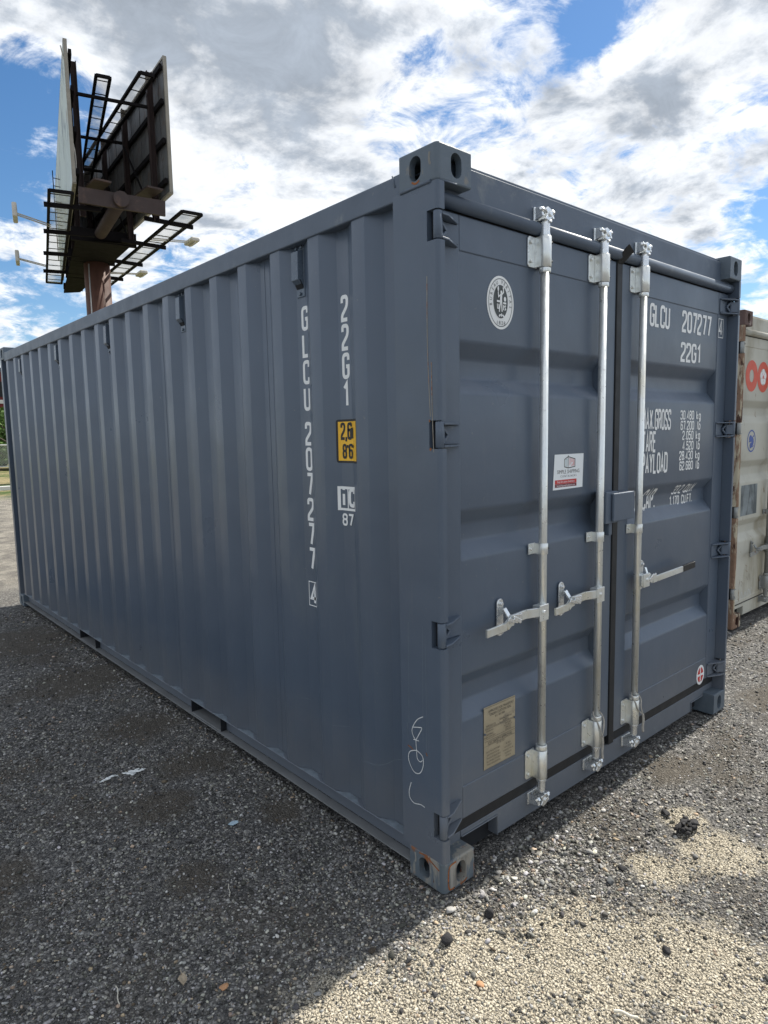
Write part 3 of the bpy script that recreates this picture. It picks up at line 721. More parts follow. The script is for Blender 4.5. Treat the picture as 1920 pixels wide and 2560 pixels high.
decal('emblem_figure', ps, M['white'], door3, DL, base=.0034)
# dealer sticker
def quad(p): return (p, [(0, 1, 2, 3)])
SX, SZ = .731, 1.419
st = decal('sticker', [quad([(.731, 1.419), (.952, 1.421), (.958, 1.567), (.742, 1.567)])], M['sticker'], door3, DL)
cx0 = .850
decal('sticker_print', [fonttext('SIMPLE SHIPPING', .0225, 1.0, cx0-.006, 1.4925), fonttext('C O N T A I N E R S', .0125, 1.1, cx0-.006, 1.474)] +
   [stroke_([(cx0-.037, 1.514), (cx0-.037, 1.545), (cx0-.010, 1.556), (cx0-.010, 1.508)], .0035, True), stroke_([(cx0-.010, 1.556), (cx0+.042, 1.545), (cx0+.042, 1.513), (cx0-.010, 1.508)], .0035), stroke_([(cx0-.010, 1.555), (cx0-.010, 1.561)], .004)], M['ink'], door3, DL, base=.0004)
decal('sticker_red_bar', [rect(.745, 1.443, .905, 1.460)], M['red'], door3, DL, base=.0004)
decal('sticker_dark_bar', [rect(.745, 1.429, .905, 1.4425)], M['maroon'], door3, DL, base=.0004)
decal('sticker_bar_text', [fonttext('Scan for active inventory', .0135, .95, .825, 1.4515), fonttext('SimpleShippingContainers.com', .0115, .95, .825, 1.4355)], M['sticker'], door3, DL, base=.0008)
decal('sticker_maze_logo', [stroke_([(cx0+.000+d, 1.518+d*.6), (cx0+.000+d, 1.548-d*.9), (cx0+.036-d*.5, 1.542-d*.9), (cx0+.036-d*.5, 1.519+d*.6), (cx0+.010+d, 1.517+d*.6)], .0022) for d in (0, .006, .012)], M['pink'], door3, DL, base=.0006)
decal('sticker_panel_logo', [stroke_([(cx0-.028, 1.517), (cx0-.028, 1.544), (cx0-.020, 1.546), (cx0-.020, 1.516)], .002, True)], M['teal'], door3, DL, base=.0006)
# approval plate
PX0, PX1, PZ0, PZ1 = .287, .480, .354, .607
pm = MB(); pm.box((PX0, .0555, PZ0), (PX1, .0578, PZ1)); pl8 = pm.build('approval_plate', M['plate'], DL, .0004, 1)
def pl3(u, v, l): return Vector((u, .0555-.0006-l, v))
pcx = (PX0+PX1)/2
ps = [fonttext('APPROVED FOR TRANSPORT', .0150, .80, pcx+.008, .585), fonttext('UNDER CUSTOMS SEAL', .0150, .85, pcx+.004, .571), fonttext('B L / BV 7005', .012, .9, pcx, .557)]
for z in (.5195, .5155, .476, .4675, .4485, .356): ps.append(rect(PX0+.004, z, PX1-.004, z+.0010))
ps.append(rect(PX0+.004, .603, PX1-.004, .604))
for i, (x, z, t, s) in enumerate([(PX0+.04, .528, 'TYPE 22G1 CX', .010), (PX1-.062, .535, 'MANUFACTURER NO.', .009), (PX1-.062, .526, 'GL 207277', .009), (PX0+.032, .508, 'OWNER NO.', .009), (PX0+.032, .494, 'TREATMENT', .009), (PX0+.032, .484, 'TIMBER COMPONENT', .008),
      (PX1-.048, .509, 'DATE 2024', .009), (PX1-.048, .500, 'IM / 30 480 KGS', .008), (PX1-.048, .491, 'YEAR 2024', .009), (PX1-.048, .482, 'MONTH 08', .008), (pcx, .458, 'CSC SAFETY APPROVAL', .016), (pcx, .4435, 'GB - BV 1203', .010),
      (PX0+.052, .424, 'DATE MANUFACTURED', .009), (PX0+.052, .411, 'IDENTIFICATION NO.', .009), (PX0+.055, .398, 'MAXIMUM GROSS MASS', .009), (PX0+.055, .385, 'ALLOWABLE STACKING', .009), (PX0+.055, .372, 'TRANSVERSE RACKING', .009),
      (PX1-.050, .424, '08 / 2024', .009), (PX1-.050, .411, 'GLCU 207277', .009), (PX1-.050, .398, '30 480 KGS 67 200 LBS', .0075), (PX1-.050, .385, '216 000 KGS', .009), (PX1-.050, .372, '150 000 N', .009)]):
    ps.append(fonttext(t, s*1.08, .82, x, z))
decal('plate_lettering', ps, M['ink'], pl3, DL)
rv = MB(); [rv.tube([(x, .0555, z), (x, .0520, z)], .0045, 8) for x, z in ((PX0+.004, .500), (PX1-.004, .515))]; rv.build('plate_rivet', M['vent'], DL)
# red quartered decal
rd = decal('round_decal', [disc(2.205, .248, .050, .058, 40)], M['white'], fr3, DR)
rd.parent = DR
def q4(cx_, cz, r1, r2, a0, a1):
    n = 8; p = [(cx_+math.cos(R((a0+a1)/2))*.008, cz+math.sin(R((a0+a1)/2))*.008)] + [(cx_+r1*math.cos(R(a0+(a1-a0)*k/n)), cz+r2*math.sin(R(a0+(a1-a0)*k/n))) for k in range(n+1)]
    return (p, [tuple(range(len(p)))])
decal('decal_print', [q4(2.205, .248, .036, .044, a+10, a+80) for a in (0, 90, 180, 270)], M['red'], fr3, DR, base=.0006)
# foundry mark on hinge
decal('cast_mark', [fonttext('GL', .020, 1, .100, 2.333, R(85))], M['grey_ink'], lambda u, v, l: Vector((u, .0498-l, v)), DL)
# chalk scribble on post: u = -y
def post3(u, v, l): return Vector((-.0007-l, -u, v))
def smooth(pts, k=6):
    out = []; n = len(pts)
    for i in range(n-1):
        p0, p1, p2, p3 = (Vector(pts[max(i-1, 0)]), Vector(pts[i]), Vector(pts[i+1]), Vector(pts[min(i+2, n-1)]))
        for j in range(k):
            t = j/k; out.append(.5*((2*p1)+(p2-p0)*t+(2*p0-5*p1+4*p2-p3)*t*t+(3*p1-p0-3*p2+p3)*t**3))
    out.append(Vector(pts[-1])); return [(p.x, p.y) for p in out]
sc = [[(-.097, .648), (-.130, .625), (-.155, .585), (-.152, .560), (-.137, .545)], [(-.155, .590), (-.120, .600), (-.105, .600), (-.125, .565), (-.136, .543), (-.133, .505)], [(-.15, .545), (-.12, .548)],
      [(-.133, .508), (-.170, .490), (-.176, .455), (-.150, .420), (-.118, .425), (-.100, .460), (-.103, .495), (-.133, .508)], [(-.133, .505), (-.130, .478), (-.115, .470), (-.103, .480)],
      [(-.164, .372), (-.176, .335), (-.172, .308), (-.150, .296), (-.115, .304), (-.094, .302)]]
decal('chalk_mark', [stroke_(smooth(p), .0032) for p in sc], M['chalk'], post3, root)
sr = [[(-.168, .985), (-.170, .80), (-.172, .60)], [(-.095, .985), (-.097, .75), (-.099, .55)], [(-.082, .95), (-.080, .72), (-.082, .52)], [(-.18, .60), (-.178, .54)]]
decal('scratch_mark', [stroke_(smooth(p), .0011) for p in sr], M['scuff'], post3, root)
sr2 = [[(-.052, 2.18), (-.053, 1.95), (-.043, 1.72)], [(-.036, 1.90), (-.034, 1.74), (-.029, 1.60)]]
decal('rust_streak', [stroke_(smooth(p), .0030) for p in sr2], M['scratch'], post3, root)
decal('rust_streak', [stroke_([(-.180, .512), (-.160, .508), (-.15, .500)], .005), stroke_([(-.085, .515), (-.078, .505)], .005), stroke_([(-.048, 1.612), (-.040, 1.608)], .010), stroke_([(-.05, 1.706), (-.044, 1.706)], .008)], M['rustmark'], post3, root)

def smooth3(pts, k=6):
    out = []; n = len(pts)
    for i in range(n-1):
        p0, p1, p2, p3 = (Vector(pts[max(i-1, 0)]), Vector(pts[i]), Vector(pts[i+1]), Vector(pts[min(i+2, n-1)]))
        for j in range(k):
            t = j/k; out.append(.5*((2*p1)+(p2-p0)*t+(2*p0-5*p1+4*p2-p3)*t*t+(3*p1-p0-3*p2+p3)*t**3))
    out.append(Vector(pts[-1])); return out
# wear on the near castings: bare streaked metal with a rusty outline round the front hole
M['bare'] = mat('bare_streaked_metal', (.20, .19, .17), .6, .2, .2, 30, .0004, 60, .4, var2=[((.33, .32, .29), 40, .45, .6, (1, 1, .08)), ((.20, .085, .035), 18, .60, .70, (1, 1, .4))])
M['rustline'] = mat('rust_line', (.30, .105, .035), .85, 0, .35, 50, .0006, 80, .3, var2=[((.10, .04, .02), 60, .55, .62)])
ob = [(.089+a, .059+b) for a, b in obround(.0405, .0262, 12)]; no = len(ob)
def out_pt(p, rg=np.random.default_rng(2)):
    a = math.atan2((p[1]-.059)/.049, (p[0]-.075)/.050); k = .046/max(abs(math.cos(a)), abs(math.sin(a))*.98); return (.072+k*math.cos(a)*1.06+rg.normal(0, .0012), .060+k*math.sin(a)*1.02+rg.normal(0, .0012))
outp = [out_pt(p) for p in ob]
fr0 = lambda u, v, l: Vector((u, -.0005-l, v))
decal('bare_patch', [(ob+outp, [(i, (i+1) % no, no+(i+1) % no, no+i) for i in range(no)])], M['bare'], fr0, root)
decal('rust_outline', [stroke_(smooth([(.062, .107), (.034, .104), (.0235, .090), (.021, .060), (.022, .030), (.030, .012), (.055, .010)]), .0062)], M['rustline'], fr0, root, base=.0004)
decal('rust_outline', [stroke_(smooth([(.085, .008), (.110, .012), (.121, .018)]), .006)], M['rustline'], fr0, root, base=.0004)
sd0 = lambda u, v, l: Vector((-.0005-l, -u, v))
decal('rust_mark', [stroke_(smooth([(-.128, .108), (-.100, .1115), (-.070, .104), (-.040, .092), (-.024, .086)]), .006)], M['rustline'], sd0, root)
decal('bare_patch', [stroke_(smooth([(-.150, .100), (-.146, .075), (-.150, .062)]), .008)], M['bare'], sd0, root)
decal('rust_mark', [stroke_(smooth([(-.034, 2.565), (-.037, 2.545), (-.032, 2.525)]), .009)], M['bare'], sd0, root)
decal('rust_mark', [stroke_(smooth([(-.118, 2.492), (-.100, 2.484), (-.082, 2.490)]), .006)], M['rustline'], sd0, root)
decal('scuff_mark', [stroke_(smooth([(.19, .1345), (.26, .1375), (.372, .1400)]), .0022)], M['scuff'], lambda u, v, l: Vector((u, .0655-l, v)), root)
decal('scuff_mark', [stroke_(smooth([(-.20, .42), (-.29, .40), (-.36, .36), (-.5, .345)]), .0022)], M['faint'], side3, root, sbr(.2, .55))
decal('scuff_mark', [stroke_(smooth([(-.56, .44), (-.70, .43), (-.85, .47), (-1.1, .48)]), .0018)], M['faint'], side3, root, sbr(.5, 1.2))

# ---- cords looped on the locking bar brackets (separate things hanging there)
def cord(x, z, drop, lab, dx):
    pts = smooth3([(x-.020, -.002, z-.012), (x-.031, .008, z+.015), (x-.026, .020, z+.032), (x, .030, z+.036), (x+.028, .018, z+.022), (x+.030, .000, z-.004), (x+.018, -.009, z-.040), (x+dx, -.0125, z-.075)])
    mb = MB(); mb.tube(pts, .0032, 8); mb.tube(smooth3([(x-.020, -.002, z-.012), (x-.010, -.009, z-.045), (x+dx, -.0125, z-.075)]), .0032, 8)
    mb.tube(smooth3([(x+dx, -.0125, z-.075), (x+dx+.003, -.0140, z-.075-drop*.35), (x+dx-.002, -.0145, z-.075-drop*.7), (x+dx+.001, -.015, z-.075-drop)]), [.0045]*18+[.0075], 8) if False else mb.tube(smooth3([(x+dx, -.0125, z-.075), (x+dx+.003, -.0140, z-.075-drop*.35), (x+dx-.002, -.0145, z-.075-drop*.7), (x+dx+.001, -.015, z-.075-drop)]), .0058, 8)
    tag(mb.build('looped_cord', M['cord']), lab, 'cord', 'cords looped on the locking bars')
cord(1.033, .352, .105, 'dirty white cord hanging straight down the locking bar left of the black door seam', .000)
cord(1.378, .345, .090, 'dirty white cord hanging slanted beside the locking bar right of the black door seam', .030)

# ---- second container, cream and rusty
r2_ = tag(empty('shipping_container', (4.080, .600, 0)), 'old off-white shipping container with rusty corner post and orange ring logo', 'shipping container')
o2 = dict(opt); o2.update(paint=M['cream'], railm=M['cream'], postm=M['rusty'], castm=M['rustcast'], castm_near=M['rusty'], hingem=M['greysteel'], zinc=M['greysteel'], czinc=M['greysteel'],
    ribs=[.800, 1.300, 1.800], ptop=2.325, pbot=.150+.02, clipz=.925, hz=.612, hinges=[.3, .98, 1.66, 2.30], zkeep=True,
    rods=[(.765, 0, .300, .480, 0), (1.05, 0, .70, .82, 0), (1.39, 1, 1.85, 1.70, 0), (1.82, 1, 2.25, 2.1, 0)])
D2L, D2R = build_container(r2_, o2)
RB2 = o2['ribs']
def d23(u, v, l): return Vector((u, .059+rib_y(v, RB2)-.0015-l, v))
def b2(z0, z1): return [(1, zc+s) for zc in RB2 for s in (-.090, -.034, .034, .090) if z0 < zc+s < z1]
rings = [ring(.348, 2.095, .129, .129, .045, .052, 48), ring(.600, 2.095, .129, .129, .070, .070, 48)]
decal('ring_logo', rings, M['orange'], d23, D2L, b2(1.9, 2.3))
pet = [disc(.600+.040*math.cos(R(90+72*k)), 2.095+.040*math.sin(R(90+72*k)), .030, .030, 16) for k in range(5)]
decal('flower_logo', pet+[disc(.600, 2.095, .03, .03, 16)], M['white'], d23, D2L, b2(1.9, 2.3), base=.0006)
decal('flower_centre', [disc(.600, 2.095, .014, .016, 12)]+[stroke_([(.600+.02*math.cos(R(54+72*k)), 2.095+.02*math.sin(R(54+72*k))), (.600+.042*math.cos(R(54+72*k)), 2.095+.042*math.sin(R(54+72*k)))], .004) for k in range(5)], M['orange'], d23, D2L, b2(1.9, 2.3), base=.0016)
gx, gz = .400, 1.555
ps = [stroke_(smooth([(gx+.085*math.cos(R(a)), gz+.085*math.sin(R(a))) for a in range(100+s, 440+s-60, 20)]), .012) for s in (0,)]
ps = [ring(gx, gz, .090, .094, .078, .082, 36), disc(gx-.02, gz+.02, .032, .030, 12), disc(gx+.025, gz-.005, .026, .034, 10), disc(gx-.008, gz-.036, .028, .022, 11), stroke_([(gx-.055, gz-.01), (gx+.05, gz+.045)], .012), stroke_([(gx-.03, gz-.06), (gx+.05, gz-.04)], .010)]
decal('globe_emblem', ps, M['bluemark'], d23, D2L, b2(1.3, 1.7))
decal('weathered_label', [rect(.225, .925, .575, 1.185)], M['greypanel'], d23, D2L, b2(.8, 1.3))
ps = [stroke_(smooth([(.30, .20), (.33, .26), (.36, .19), (.40, .25), (.44, .20), (.48, .26), (.52, .21), (.54, .27)]), .006)]
decal('chalk_mark', ps, M['chalk'], d23, D2L)
decal('scratch_mark', [stroke_(smooth([(.38, .49), (.42, .47), (.40, .44), (.44, .42)]), .004), stroke_(smooth([(.42, .38), (.45, .35), (.48, .40), (.50, .34)]), .004), stroke_(smooth([(.30, .36), (.33, .34), (.31, .31)]), .004)], M['scratch'], d23, D2L)

# ------------------------------------------------------------------ billboard (V of two panels on one pole)
bb = tag(empty('billboard', (8.99, 29.16, 0)), 'tall double-sided V-shaped billboard with brown steel frame on a single round pole', 'billboard')
BO = Vector((8.99, 29.16, 0))
def bl(mb, name, m, par=bb, bevel=0):
    mb.v = [tuple(Vector(v)-BO) for v in mb.v]; return mb.build(name, m, par, bevel)
PRb, dRb = Vector((8.87, 21.15, 0)), Vector((.0995, .995, 0)); PLb, dLb = Vector((6.04, 22.2, 0)), Vector((.2487, .9686, 0))
bl(MB().tube([(8.99, 29.16, 0), (8.99, 29.16, 9.3)], .53, 40), 'pole', M['pole'])
bl(MB().tube([(7.33, 21.75, 9.62), (9.75, 35.6, 9.62)], .215, 24), 'torsion_tube', M['brown'])
ZB, ZT = 10.1, 14.35
def up_(p, z): return Vector((p.x, p.y, z))
for P0, d0, outn, nm in ((PLb, dLb, Vector((-dLb.y, dLb.x, 0)), 'L'), (PRb, dRb, Vector((dRb.y, -dRb.x, 0)), 'R')):
    a = P0; b = P0+d0*14.6; inn = -outn
    fc = MB(); fc.bar(up_(a+outn*.03, (ZB+ZT)/2), up_(b+outn*.03, (ZB+ZT)/2), .06, ZT-ZB); pnl = bl(fc, 'advert_face', M['bbface'])
    ed = MB()
    for z in (ZB-.04, ZT+.04): ed.bar(up_(a-d0*.06, z), up_(b+d0*.06, z), .12, .08)
    for p in (a-d0*.05, b+d0*.05): ed.bar(up_(p, ZB-.04), up_(p, ZT+.04), .11, .07, upv=d0)
    bl(ed, 'panel_trim', M['bbedge'])
    bk = MB()      # vertical back strips, slightly staggered
    n = 26
    for k in range(n):
        s0, s1 = 14.6*k/n+.03, 14.6*(k+1)/n-.03
        bk.bar(up_(a+d0*s0+inn*(.035+.012*(k % 2)), (ZB+ZT)/2), up_(a+d0*s1+inn*(.035+.012*(k % 2)), (ZB+ZT)/2), .03, ZT-ZB-.05)
    bl(bk, 'back_sheeting', M['bbpanel'])
    st_ = MB()
    for z in (10.45, 11.75, 13.0, 14.1): st_.bar(up_(a+inn*.13, z), up_(b+inn*.13, z), .10, .16)
    bl(st_, 'stringer', M['darksteel'])
    for s in (.9, 4.1, 7.3, 10.5, 13.7):
        pst = MB(); q = a+d0*s+inn*.30
        q = a+d0*s+inn*.26; pst.bar(up_(q, 9.3), up_(q, 14.25), .15, .03, upv=d0); pst.bar(up_(q+inn*.08, 9.3), up_(q+inn*.08, 14.25), .03, .17, upv=d0); pst.bar(up_(q-inn*.08, 9.3), up_(q-inn*.08, 14.25), .03, .17, upv=d0)
        bl(pst, 'upright', M['darkbrown'])
# beams across
for k, s in enumerate((.6, 4.0, 7.3, 10.5, 13.7)):
    A = PLb+dLb*s; B = PRb+dRb*(s+.35)
    if k: 
        m_ = MB(); m_.bar(up_(A, 9.55), up_(B, 9.50), .2, .5 if k < 4 else .3); bl(m_, 'cross_beam', M['darksteel'])
    else:
        m_ = MB(); m_.bar(up_(A-dLb*.7+Vector((.1, 0, 0)), 9.68), up_(B-dRb*.7-Vector((.15, 0, 0)), 9.58), .10, .50); bl(m_, 'end_beam', M['brown'])
        ax = Vector((.172, .985, 0)); c0 = Vector((7.32, 21.62, 9.66)); bl(MB().tube([c0-ax*.07, c0+ax*.07], .25, 28), 'end_cap', M['brown'])
    m_ = MB(); m_.bar(up_(A+Vector((.3, 0, 0)), 13.15), up_(B-Vector((.3, 0, 0)), 13.10), .09, .09); bl(m_, 'brace', M['darksteel'])
# dark decking low between the panels
dk = MB(); dk.add([up_(PLb+dLb*3.9+Vector((.15, 0, 0)), 9.30), up_(PRb+dRb*4.1-Vector((.2, 0, 0)), 9.30), up_(PRb+dRb*14.2-Vector((.1, 0, 0)), 9.30), up_(PLb+dLb*14.2, 9.30)], [(0, 1, 2, 3)])
dk.add([up_(v_, 9.36) for v_ in (PLb+dLb*3.9+Vector((.15, 0, 0)), PRb+dRb*4.1-Vector((.2, 0, 0)), PRb+dRb*14.2-Vector((.1, 0, 0)), PLb+dLb*14.2)], [(0, 1, 2, 3)])
bl(dk, 'decking', M['darksteel'])
# catwalks
def catwalk(p0, d0, side, width, length, z, cells, drop=.0, name='catwalk'):
    nrm = Vector((d0.y, -d0.x, 0))*side
    e = MB(); a0, a1 = p0, p0+d0*length; b0, b1 = a0+nrm*width, a1+nrm*width
    for p, q in ((a0, a1), (b0, b1), (a0, b0), (a1, b1)): e.bar(up_(p, z), up_(q, z), .09, .09)
    g = MB()
    for k in range(int(length/.95)):
        s = .3+k*.95
        if s < length-.1: g.bar(up_(a0+d0*s, z), up_(b0+d0*s, z), .02, .03)
    g.add([up_(a0, z), up_(b0, z), up_(b1, z), up_(a1, z)], [(0, 1, 2, 3)], 1)
    o_ = bl(e, name, M['darksteel']); bl(g, 'grating', [M['darksteel'], M['grate']], o_)
    for s in cells:
        k_ = MB(); k_.bar(up_(p0+d0*s-nrm*.9, z-.03), up_(p0+d0*s+nrm*(width+.15), z-.07), .10, .14); bl(k_, 'outrigger', M['darksteel'])
catwalk(Vector((5.66, 21.25, 0)), Vector((.2487, .9686, 0)), -1, .66, 13.4, 9.4, (1.2, 4.3, 7.5, 10.7))
catwalk(Vector((9.06, 20.75, 0)), Vector((.0995, .995, 0)), 1, .68, 14.0, 9.4, (1.3, 4.4, 7.6, 10.8))
catwalk(Vector((6.75, 21.6, 0)), Vector((.2487, .9686, 0)), 1, .42, 12, 13.35, (), name='upper_catwalk')
catwalk(Vector((8.35, 20.9, 0)), Vector((.0995, .995, 0)), -1, .42, 14, 13.55, (), name='upper_catwalk')
for s0, s1 in ((.9, 4.1), (4.1, 7.3), (7.3, 10.5), (10.5, 13.7)):
    for P0, d0, sg in ((PLb, dLb, 1), (PRb, dRb, -1)):
        m_ = MB(); q0 = P0+d0*s0+Vector((.35*sg, 0, 0)); q1 = P0+d0*s1+Vector((.35*sg, 0, 0)); m_.bar(up_(q0, 9.4), up_(q1, 12.9), .05, .05); bl(m_, 'diagonal_brace', M['darksteel'])
m_ = MB(); m_.tube(smooth3([(5.9, 22.2, 14.2), (6.15, 22.4, 13.2), (6.05, 22.5, 12.2), (6.2, 22.4, 11.0), (6.15, 22.5, 10.0)]), .022, 6); bl(m_, 'cable', M['lamp'])
m_ = MB(); m_.tube([(8.55, 28.86, 0), (8.55, 28.86, 9.2)], .03, 8); bl(m_, 'conduit', M['fence'])
# small platforms on the end beam
for x, y in ((6.75, 22.0), (8.35, 21.6)):
    p_ = MB(); p_.box((x-.25, y-.35, 10.12), (x+.30, y+1.6, 10.18)); bl(p_, 'platform', M['brown'])
# ladder
ld = MB()
for dx in (0, .35): ld.bar((7.75+dx, 30.2, 9.5), (7.75+dx, 30.2, 13.2), .03, .03)
for k in range(11): ld.bar((7.75, 30.2, 9.7+k*.32), (8.10, 30.2, 9.7+k*.32), .025, .025)
bl(ld, 'ladder', M['darksteel'])
# floodlights on long arms
def flood(root_p, tip, z0, z1):
    a = Vector((*root_p, z0)); t = Vector((*tip, z1)); d = (t-a).normalized(); n_ = Vector((.2487, .9686, 0)) if tip[0] < 8 else Vector((.0995, .995, 0))
    m_ = MB(); m_.bar(a+n_*.12, t+n_*.10, .035, .035); m_.bar(a-n_*.12, t-n_*.10, .035, .035); arm = bl(m_, 'lamp_arm', M['lamp'])
    h = MB(); h.bar(t-n_*.45+Vector((0, 0, .02)), t+n_*.45+Vector((0, 0, .02)), .15 if tip[0] < 8 else .34, .46 if tip[0] < 8 else .15); h.bar(t-n_*.3-Vector((0, 0, .06)), t+n_*.3-Vector((0, 0, .06)), .10, .12); bl(h, 'lamp_head', M['lamp'], bb, .04)
flood((6.0, 24.9), (4.75, 24.45), 9.35, 9.42); flood((7.4, 30.9), (6.22, 30.6), 9.35, 9.42)
flood((9.45, 24.3), (10.95, 24.0), 9.35, 9.42); flood((9.9, 30.6), (11.38, 30.2), 9.35, 9.42)

# ------------------------------------------------------------------ background at the far left and beyond
bld = tag(empty('red_building', (14, 60, 0)), 'dark red clad building with a pale band far behind the trees', 'building')
m_ = MB(); m_.box((-9, 0, 0), (14, 12, 7.4)); m_.build('wall', M['brick'], bld)
m_ = MB(); m_.box((-9.05, -.08, 4.85), (14.05, -.003, 5.15)); m_.build('band', M['band'], bld)
for k in range(9):
    m_ = MB(); m_.box((-8.4+k*2.5, -.06, 5.4), (-6.6+k*2.5, -.003, 6.6)); m_.build('window', M['dark'], bld)
m_ = MB(); m_.box((-9.2, -.2, 7.4), (14.2, 12.2, 7.7)); m_.build('roof', M['dark'], bld)

def tree(x, y, h, r, label, nl=5000, crown_z=.62, seed=1, trunkh=None):
    rg = np.random.default_rng(seed); t = tag(empty('leafy_tree', (x, y, 0)), label, 'tree', 'trees behind the chain-link fence')
    mb = MB(); mb.tube(smooth3([(0, 0, 0), (.06, .03, h*.25), (-.05, .05, h*.5), (.03, 0, h*.8)]), list(np.linspace(.16, .04, 19)), 8)
    for k in range(7):
        a = k*2.4; z = h*(.25+.07*k); mb.tube([(0, 0, z), (math.cos(a)*r*.4, math.sin(a)*r*.4, z+r*.25), (math.cos(a)*r*.75, math.sin(a)*r*.75, z+r*.5)], [.06, .04, .015], 6)
    mb.build('trunk', M['bark'], t)
    nc = 34; cen = rg.normal(size=(nc, 3)); cen /= np.linalg.norm(cen, axis=1)[:, None]; cen *= rg.uniform(.35, 1, (nc, 1))
    cen = cen*np.array([r, r, h*.40])+np.array([0, 0, h*(.58 if h > 3 else .46)])
    ci = rg.integers(0, nc, nl); rad = rg.uniform(.35, .75, nc)*r*.45
    p = rg.normal(size=(nl, 3)); p /= np.linalg.norm(p, axis=1)[:, None]; p = cen[ci]+p*rad[ci][:, None]*rg.uniform(.5, 1, (nl, 1))**.5; p[:, 2] = np.maximum(p[:, 2], .25)
    s = rg.uniform(.07, .15, nl)[:, None]; u = rg.normal(size=(nl, 3)); u /= np.linalg.norm(u, axis=1)[:, None]; v = np.cross(u, rg.normal(size=(nl, 3))); v /= np.linalg.norm(v, axis=1)[:, None]
    vs = np.stack([p-u*s, p+v*s*.6, p+u*s, p-v*s*.6], 1).reshape(-1, 3); me = bpy.data.meshes.new('crown')
    me.from_pydata(vs.tolist(), [], [(4*i, 4*i+1, 4*i+2, 4*i+3) for i in range(nl)]); o = mesh_obj('crown', me, M['leaf'], t); return t
tree(9.3, 48.5, 4.3, 2.4, 'bushy green tree just behind the fence, against the red building', seed=3)
tree(8.9, 45.6, 2.7, 2.3, 'low dense bush right behind the chain-link fence rail', nl=6000, seed=12)
tree(3.5, 50, 5.5, 2.6, 'taller green tree left of the red building behind the fence', seed=5)
tree(15.5, 51, 5.0, 2.6, 'green tree behind the grey container, right of the red building corner', seed=8)
tree(-3.0, 52, 6.0, 2.9, 'broad green tree at the far left end of the fence', seed=9)

fe = tag(empty('chain_link_fence', (8, 42, 0)), 'low galvanised chain-link fence with pale top and bottom rails beyond the grass', 'fence')
m_ = MB()
for k in range(13): m_.tube([(-18+k*3, 0, 0), (-18+k*3, 0, 1.58)], .035, 8)
m_.build('post', M['fence'], fe)
m_ = MB(); m_.tube([(-18, 0, 1.55), (18, 0, 1.55)], .035, 8); m_.tube([(-18, 0, .30), (18, 0, .30)], .03, 8); m_.build('rail', M['fence'], fe)
m_ = MB()
for k in range(260):
    x = -18+k*.14
    for s in (1, -1):
        xa, xb = (x, x+1.2) if s > 0 else (x+1.2, x)
        if x+1.2 < 18: m_.add([(xa-.011, 0, .32), (xa+.011, 0, .32), (xb+.011, 0, 1.52), (xb-.011, 0, 1.52)], [(0, 1, 2, 3)])
m_.build('mesh', M['fence'], fe)

# ------------------------------------------------------------------ ground
def axis_pts(lo, hi, fine, far):
    a = list(np.arange(lo, hi+fine, fine)); s = fine; x = a[-1]
    while x < far: s *= 1.18; x += s; a.append(x)
    s = fine; x = a[0]
    while x > -far: s *= 1.18; x -= s; a.insert(0, x)
    return np.array(a)
gx_ = axis_pts(-2.2, 3.4, .016, 600); gy_ = axis_pts(-1.4, 3.2, .016, 600)
XX, YY = np.meshgrid(gx_, gy_)
def vnoise(x, y, sc, seed):
    x = x*sc; y = y*sc; xi = np.floor(x).astype(np.int64); yi = np.floor(y).astype(np.int64); fx_ = x-xi; fy_ = y-yi
    fx_ = fx_*fx_*(3-2*fx_); fy_ = fy_*fy_*(3-2*fy_)
    def h(a, b):
        n = (a*374761393+b*668265263+seed*982451653) & 0x7fffffff; n = ((n ^ (n >> 13))*1274126177) & 0x7fffffff; return (n ^ (n >> 16)) % 65536/65535.
    return (h(xi, yi)*(1-fx_)+h(xi+1, yi)*fx_)*(1-fy_)+(h(xi, yi+1)*(1-fx_)+h(xi+1, yi+1)*fx_)*fy_
def ground_z(x, y):
    d = np.hypot(x, y-1); f = 1/(1+(d/9)**2)
    inside = (x > -.05) & (x < 2.5) & (y > -.05) & (y < 6.1)
    z = (vnoise(x, y, 1.3, 1)-.5)*.035*f + (vnoise(x, y, 5, 2)-.5)*.018*f + (vnoise(x, y, 17, 3)-.5)*.010*f + (vnoise(x, y, 42, 4)-.5)*.007*f
    nearc = np.exp(-((np.clip(-x, 0, 9)+np.clip(x-2.438, 0, 9))**2+(np.clip(-y, 0, 9)+np.clip(y-6.058, 0, 9))**2)/.03)
    return z*(1-.85*nearc)-.012
ZZ = ground_z(XX, YY)
ny, nx = XX.shape
vs = np.stack([XX, YY, ZZ], -1).reshape(-1, 3)
idx = np.arange(ny*nx).reshape(ny, nx); fs = np.stack([idx[:-1, :-1], idx[:-1, 1:], idx[1:, 1:], idx[1:, :-1]], -1).reshape(-1, 4)
def np_mesh(name, vs, fs):
    me = bpy.data.meshes.new(name); me.vertices.add(len(vs)); me.vertices.foreach_set('co', vs.astype('f').ravel())
    k = fs.shape[1]; me.loops.add(fs.size); me.loops.foreach_set('vertex_index', fs.astype('i').ravel())
    me.polygons.add(len(fs)); me.polygons.foreach_set('loop_start', np.arange(0, fs.size, k, dtype='i')); me.update(calc_edges=True); me.validate(); return me
gme = np_mesh('ground', vs, fs); gme.polygons.foreach_set('use_smooth', [True]*len(fs))
